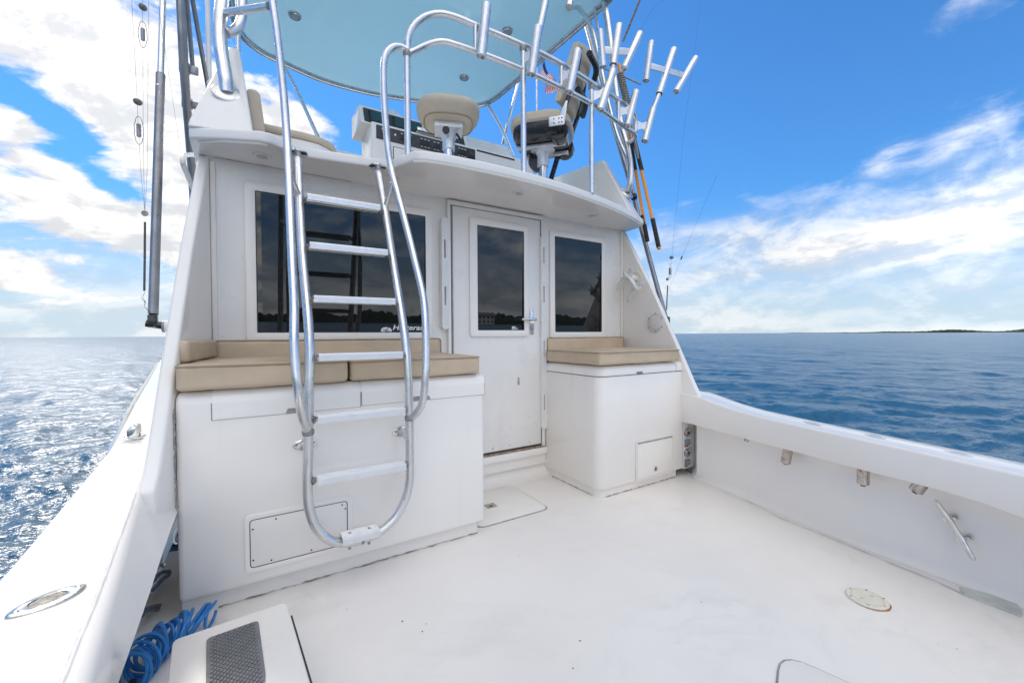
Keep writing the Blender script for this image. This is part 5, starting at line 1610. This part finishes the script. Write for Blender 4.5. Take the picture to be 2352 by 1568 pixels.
ck = V((-0.5085,2.48,0.575))
ckt = thing('mooring_chock', 'small stainless hinged chock on the port gunwale', 'chock', tuple(ck))
gz1 = gun_z(ck.y) + .004
for dy_, s_ in ((-.018, 1), (.032, -1)):
    b_ = obj('foot', prism(B(), rquad([V((ck.x - .040, ck.y + dy_ - .013, gz1)), V((ck.x + .036, ck.y + dy_ - .013, gz1)), V((ck.x + .036, ck.y + dy_ + .013, gz1)), V((ck.x - .040, ck.y + dy_ + .013, gz1))], .012), (0, 0, .006), .002), 'steel', ckt)
    obj('horn', prism(B(), [V((ck.x - .018, ck.y + dy_ - .009, gz1 + .005)), V((ck.x - .020, ck.y + dy_ - .009, gz1 + .040)), V((ck.x + .0, ck.y + dy_ - .009, gz1 + .062)), V((ck.x + .019, ck.y + dy_ - .009, gz1 + .056)), V((ck.x + .020, ck.y + dy_ - .009, gz1 + .032)), V((ck.x + .020, ck.y + dy_ - .009, gz1 + .005))], (0, .018, 0), .005, 3), 'steel', b_)
fcx = V((-0.4264,2.239,0.572))
obj('deck_filler_cap', tube(B(), [V((fcx.x + .028 * math.cos(2 * math.pi * k / 30), fcx.y + .028 * math.sin(2 * math.pi * k / 30), .5715)) for k in range(30)], .0015, 5, curve=False, closed=True), 'joint', None, 'thin round filler cap outline on the port gunwale at the wing foot', 'filler cap')

# things stowed under the port coaming
ho = thing('hose_hook', 'upper dark slate hose loop under the port coaming', 'hose hook', tuple(V((-0.4,2.358,-0.0298))), 'dark loops under the port coaming')
obj('loop', tube(B(), [V((-0.36,1.967,0.1144)),V((-0.36,2.048,0.0935)),V((-0.36,2.168,0.058)),V((-0.36,2.261,0.0248)),V((-0.36,2.269,0.0302)),V((-0.36,2.186,0.0729)),V((-0.36,2.066,0.1233)),V((-0.36,1.983,0.1401))], .0075, 10, 5, closed=False), 'hosedark', ho)
ho = thing('hose_hook', 'lower dark slate hose loop just above the blue hose', 'hose hook', tuple(V((-0.4,2.236,-0.094))), 'dark loops under the port coaming')
obj('loop', tube(B(), [V((-0.36,1.8,0.1152)),V((-0.36,1.866,0.0946)),V((-0.36,1.986,0.0308)),V((-0.36,2.156,-0.0633)),V((-0.36,2.261,-0.1153)),V((-0.36,2.248,-0.1007)),V((-0.36,2.127,-0.033)),V((-0.36,1.962,0.053)),V((-0.36,1.844,0.1118))], .0075, 10, 5), 'hosedark', ho)
oq = [V((-0.418,2.472,0.0106)),V((-0.418,2.526,-0.0131)),V((-0.418,2.531,-0.077)),V((-0.418,2.43,-0.0609)),V((-0.418,2.364,-0.0311)),V((-0.418,2.386,0.0214))]
ot = thing('washdown_outlet', 'ivory washdown outlet plate half hidden under the port coaming', 'outlet', tuple(oq[3]))
oc = V((-0.417,2.428,-0.0132))
obj('plate', prism(B(), rquad([V((-.4195, oc.y - .05, oc.z - .05)), V((-.4195, oc.y + .035, oc.z - .05)), V((-.4195, oc.y + .035, oc.z + .05)), V((-.4195, oc.y - .05, oc.z + .05))], .008), (.006, 0, 0), .002), 'ivory', ot)
obj('spigot', lathe(B(), V((-.414, oc.y - .008, oc.z - .008)), (1, 0, 0), [(.032, 0), (.032, .012), (.018, .02), (.018, .035), (0, .036)], 18), 'rusty_steel', ot)
wl_ = [V((-0.2744,1.875,0.3628)),V((-0.2807,1.875,0.3465)),V((-0.2838,1.875,0.3235)),V((-0.2813,1.875,0.3079)),V((-0.274,1.875,0.3029))]
obj('white_lanyard', tube(B(), wl_, .0028, 6, 5), 'plastic', None, 'thin white cord loop hanging at the cabinet corner under the port coaming', 'cord')

# ------------------------------------------------------------------ coiled blue hose
pts = []
P0, P1, P2 = V((-.350, 1.60, .050)), V((-.325, 1.765, .056)), V((-.175, 1.790, .055))
turns = 23
for k in range(turns * 22):
    f = k / (turns * 22)
    a = 2 * math.pi * f * turns
    c_ = P0.lerp(P1, f) * (1 - f) + P1.lerp(P2, f) * f
    d_ = ((P1 - P0) * (1 - f) + (P2 - P1) * f).normalized()
    tilt = .35 * math.sin(f * 17) + (.3 if f > .6 else 0)
    side = V((-d_.y, d_.x, 0))
    w_ = (side * math.cos(.35 + tilt * .5) + d_ * math.sin(.35 + tilt * .5))
    upv = (V((0, 0, 1)) + d_ * (.55 + .5 * math.sin(f * 23))).normalized()
    rr = .047 + .007 * math.sin(f * 31) + .004 * math.sin(f * 57)
    p = c_ + w_ * (rr * 1.05 * math.cos(a)) + upv * (rr * .95 * math.sin(a)) + d_ * (.010 * math.sin(f * 71))
    p.z = max(p.z, .011 + .004 * math.sin(f * 40) ** 2)
    pts.append(p)
obj('coiled_hose', tube(B(), pts, .0052, 8, 1, curve=False), 'hose', None, 'bright blue coiled washdown hose on the floor behind the step box', 'hose')
obj('hose_nozzle', lathe(B(), V((-.352, 1.545, .016)), (.1, 1, .1), [(.012, 0), (.016, .004), (.016, .03), (.010, .04), (.010, .07)], 12), 'black', None, 'black hose fitting at the near end of the blue coil', 'nozzle')

# ------------------------------------------------------------------ moulded step box with rubber pad
SBZ = .20
k1, k2, k3 = V((0.052,1.484,0.2)), V((-0.2288,1.465,0.2)), V((0.0873,1.098,0.2))
e1 = (k1 - k3); e1.normalize()
k4 = k2 - e1 * .62; k3 = k1 - e1 * .62
sbx = thing('step_box', 'white moulded step box with a grey diamond tread pad in the foreground', 'step box', (0, 1.2, 0))
top = rquad([k1, k2, k4, k3], .02, 4)
cen = (k1 + k2 + k3 + k4) / 4
bm = B()
secs = []
for s, z in ((1.05, .0), (1.005, SBZ - .022), (1.0, SBZ - .008), (.985, SBZ - .001), (.97, SBZ)):
    secs.append([V((cen.x + (p.x - cen.x) * s, cen.y + (p.y - cen.y) * s, z)) for p in top])
loft(bm, secs, True, True)
obj('shell', bm, 'deck', sbx)
obj('lid_gap', tube(B(), [k1 + e1 * -.04 + V((.009, 0, -.03)), k3 + V((.009, 0, -.03))], .0025, 6), 'gap', sbx)
ux = (k2 - k1).normalized()
m1, m2, m3 = V((-0.0232,1.414,0.2035)), V((-0.1466,1.409,0.2035)), V((-0.0066,1.177,0.2035))
mo = [V((-0.0233,1.421,0.2008)),V((-0.1467,1.411,0.2008)),V((-0.1286,1.21,0.2008)),V((-0.0093,1.137,0.2008)),V((-0.0057,1.181,0.2008))]
mat_o = obj('tread_pad', prism(B(), rquad(mo, .014, 5), (0, 0, .0035), .001), 'mat', sbx)
# raised diamonds of the tread pad
mux = (mo[1] - mo[0]).normalized(); muy = V((-mux.y, mux.x, 0))
if muy.dot(mo[2] - mo[1]) < 0: muy = -muy
poly = [(p.x, p.y) for p in rquad(mo, .014, 5)]
def inside(x, y, L=poly):
    c_ = False
    for (x1, y1), (x2, y2) in zip(L, L[1:] + L[:1]):
        if (y1 > y) != (y2 > y) and x < (x2 - x1) * (y - y1) / (y2 - y1) + x1: c_ = not c_
    return c_
dia = None
wd = (mo[1] - mo[0]).length
st_ = wd / 9.5
k = 0
for i in range(-4, 30):
    for j in range(-4, 40):
        p = mo[0] + mux * (st_ * (i + (.5 if j % 2 else 0))) + muy * (st_ * .62 * j)
        if not all(inside(p.x + dx_, p.y + dy_) for dx_ in (-.007, .007) for dy_ in (-.007, .007)): continue
        if dia is None:
            h_ = st_ * .36
            bm = prism(B(), [mux * h_ * .95 + muy * h_ * .15, muy * h_ + mux * h_ * .2, mux * -h_ * .95 - muy * h_ * .15, muy * -h_ - mux * h_ * .2], (0, 0, .0030), .0006, 1)
            o0 = obj('tread_diamond', bm, 'mat', mat_o)
            off = V(o0.location); dia = o0.data; base = p
            o0.location = V((p.x, p.y, .2042)) + V((off.x, off.y, 0))
        elif k < 280:
            o1 = bpy.data.objects.new('tread_diamond', dia); col.objects.link(o1)
            o1.parent = mat_o; o1.matrix_parent_inverse = Matrix.Translation(-WPOS[mat_o])
            o1.location = V((p.x, p.y, .2042)) + V((off.x, off.y, 0))
        k += 1

# ------------------------------------------------------------------ starboard gunwale fittings
def sg_in(y): return 2.235 + .2 * y
def sg_z(y): return float(np.interp(y, [.28, .8, 1.2, 1.45, 1.62], [.543, .550, .556, .568, .59]))


names = ('second rod holder tube aft of the cabin under the starboard gunwale', 'middle rod holder tube hanging straight down under the starboard gunwale', 'aftmost tilted rod holder tube above the wall cleat')
for (ptop, pbot, lab) in ((V((2.511,1.131,0.412)), V((2.515,1.15,0.317)), names[0]),
                          (V((2.44,0.775,0.438)), V((2.44,0.777,0.327)), names[1]),
                          (V((2.384,0.544,0.445)), V((2.381,0.578,0.37)), names[2])):
    th_ = thing('rod_holder_tube', lab, 'rod holder', tuple(pbot), 'rod holders under the starboard gunwale')
    d_ = (ptop - pbot).normalized()
    obj('tube', tube(B(), [pbot, ptop + d_ * .055], .0245, 18), 'rusty_steel', th_)
    obj('drain_cap', tube(B(), [pbot - d_ * .010, pbot + d_ * .002], .010, 10), 'gap', th_)
for px, py, lab in ((1295, 503, 'shallow oval rod holder mouth on the starboard gunwale top, further forward'), (1885, 614, 'shallow oval rod holder mouth on the starboard gunwale top, further aft'), (868, 414, 'small oval fitting on the starboard gunwale top nearest the cabin')):
    q = None
    g = {1295: V((2.415,0.755,0.5555)), 1885: V((2.398,0.4678,0.552)), 868: V((2.466,1.039,0.5595))}[px]
    y_ = g.y; z_ = sg_z(y_) + .0015
    xm = sg_in(y_) + .12
    # put it on the gunwale top under the sight line
    th_ = thing('gunwale_rod_holder', lab, 'rod holder', (xm, y_, z_))
    L0 = [V((xm + .022 * math.cos(2 * math.pi * k / 32) + .012 * math.sin(2 * math.pi * k / 32), y_ + .045 * math.sin(2 * math.pi * k / 32), z_)) for k in range(32)]
    L1 = [V((xm + (p.x - xm) * .66, y_ + (p.y - y_) * .62, z_ + .0025)) for p in L0]
    bm = B(); loft(bm, [L0, [p + V((0, 0, .0015)) for p in L0], L1, [p - V((0, 0, .003)) for p in L1]], True)
    obj('rim', bm, 'plastic', th_)
    bm = B(); bm.faces.new([bm.verts.new(p - V((0, 0, .0015))) for p in L1])
    obj('mouth', bm, 'seam', th_)
sml = V((2.544,1.372,0.395))
obj('fuel_vent', tube(B(), [sml + V((0, 0, .01)), sml + V((-.012, .012, -.012))], .013, 10), 'rusty_steel', None, 'stubby stained fitting peeking out under the starboard gunwale nearest the cabin', 'fitting')
sm2 = V((2.395,0.6,0.417))
obj('hinge_tab', prism(B(), [sm2 + V(p) for p in ((0, .02, .012), (0, -.02, .004), (0, -.02, -.012), (0, .012, -.002))], (.02, 0, 0), .002), 'rusty_steel', None, 'small rusty metal tab beside the tilted rod holder tube', 'tab')

# horned cleat on the starboard liner
cw = thing('wall_cleat', 'stainless horned cleat on the starboard cockpit wall', 'cleat', tuple(V((2.448,0.473,0.237))))
ca_, cb_ = V((2.442,0.53,0.338)), V((2.435,0.414,0.133))
cm = [ca_.lerp(cb_, f) for f in (0, .06, .2, .34, .5, .66, .8, .94, 1)]
wn = V((-1, .06, 0)).normalized()
cm = [p + wn * o_ for p, o_ in zip(cm, (.010, .010, .006, 0, 0, 0, .006, .010, .010))]
obj('horn_bar', tube(B(), cm, [.006, .0085, .0095, .011, .0095, .011, .0095, .0085, .006], 12, 4), 'steel', cw)
for fx, fy, qx, qy in ((1818, 1047, 1912, 1030), (1905, 1183, 2008, 1168)):
    pass
for a2, b2 in ((V((2.491,0.516,0.25)), V((2.489,0.47,0.277))), (V((2.489,0.475,0.18)), V((2.486,0.429,0.209)))):
    d_ = (b2 - a2).normalized(); sd_ = d_.cross(wn).normalized()
    f_ = obj('foot', prism(B(), rquad([a2 + sd_ * .011, b2 + sd_ * .011, b2 - sd_ * .011, a2 - sd_ * .011], .011), wn * .007, .002), 'steel', cw)
    mid_ = a2.lerp(b2, .42)
    obj('leg', tube(B(), [mid_, mid_ + wn * .050], .010, 12), 'steel', f_)
    for ff in (.14, .86):
        obj('screw', lathe(B(), a2.lerp(b2, ff) + wn * .0065, wn, [(.0055, 0), (.0055, .0015), (.002, .002), (0, .0012)], 10), 'rusty_steel', f_)

# shore power inlet panel between the cabinet and the liner
ppn = thing('power_inlet_panel', 'narrow white panel with stained shore power inlets between cabinet and starboard wall', 'inlet panel', (2.68, 1.93, .05))
PY = 1.897
obj('panel', box(B(), 2.637, 2.80, PY, PY + .01, .048, .402, .003), 'plastic', ppn)
for zc, kind in ((.315, 1), (.245, 0), (.165, 1), (.095, 0)):
    if kind:
        cp_ = obj('inlet', lathe(B(), V((2.676, PY, zc)), (0, -1, 0), [(.029, 0), (.029, .012), (.026, .020), (.015, .022), (.013, .018), (0, .018)], 22), 'rusty_steel', ppn)
        obj('cover_clasp', box(B(), 2.680, 2.698, PY - .030, PY - .018, zc - .004, zc + .045, .003), 'rusty_steel', cp_)
        obj('inlet_pin', lathe(B(), V((2.676, PY - .02, zc)), (0, -1, 0), [(.007, 0), (.007, .004), (0, .004)], 10), 'gap', cp_)
    else:
        obj('breaker_cover', box(B(), 2.652, 2.702, PY - .020, PY, zc - .022, zc + .022, .006), 'hatchgrey', ppn)
        obj('rust_mark', box(B(), 2.654, 2.698, PY - .0022, PY, zc - .036, zc - .021), 'stain', ppn, smooth=0)
for zz in (.06, .22, .39):
    screw(ppn, V((2.676, PY, zz)), (0, -1, 0), .004, 'rusty_steel')
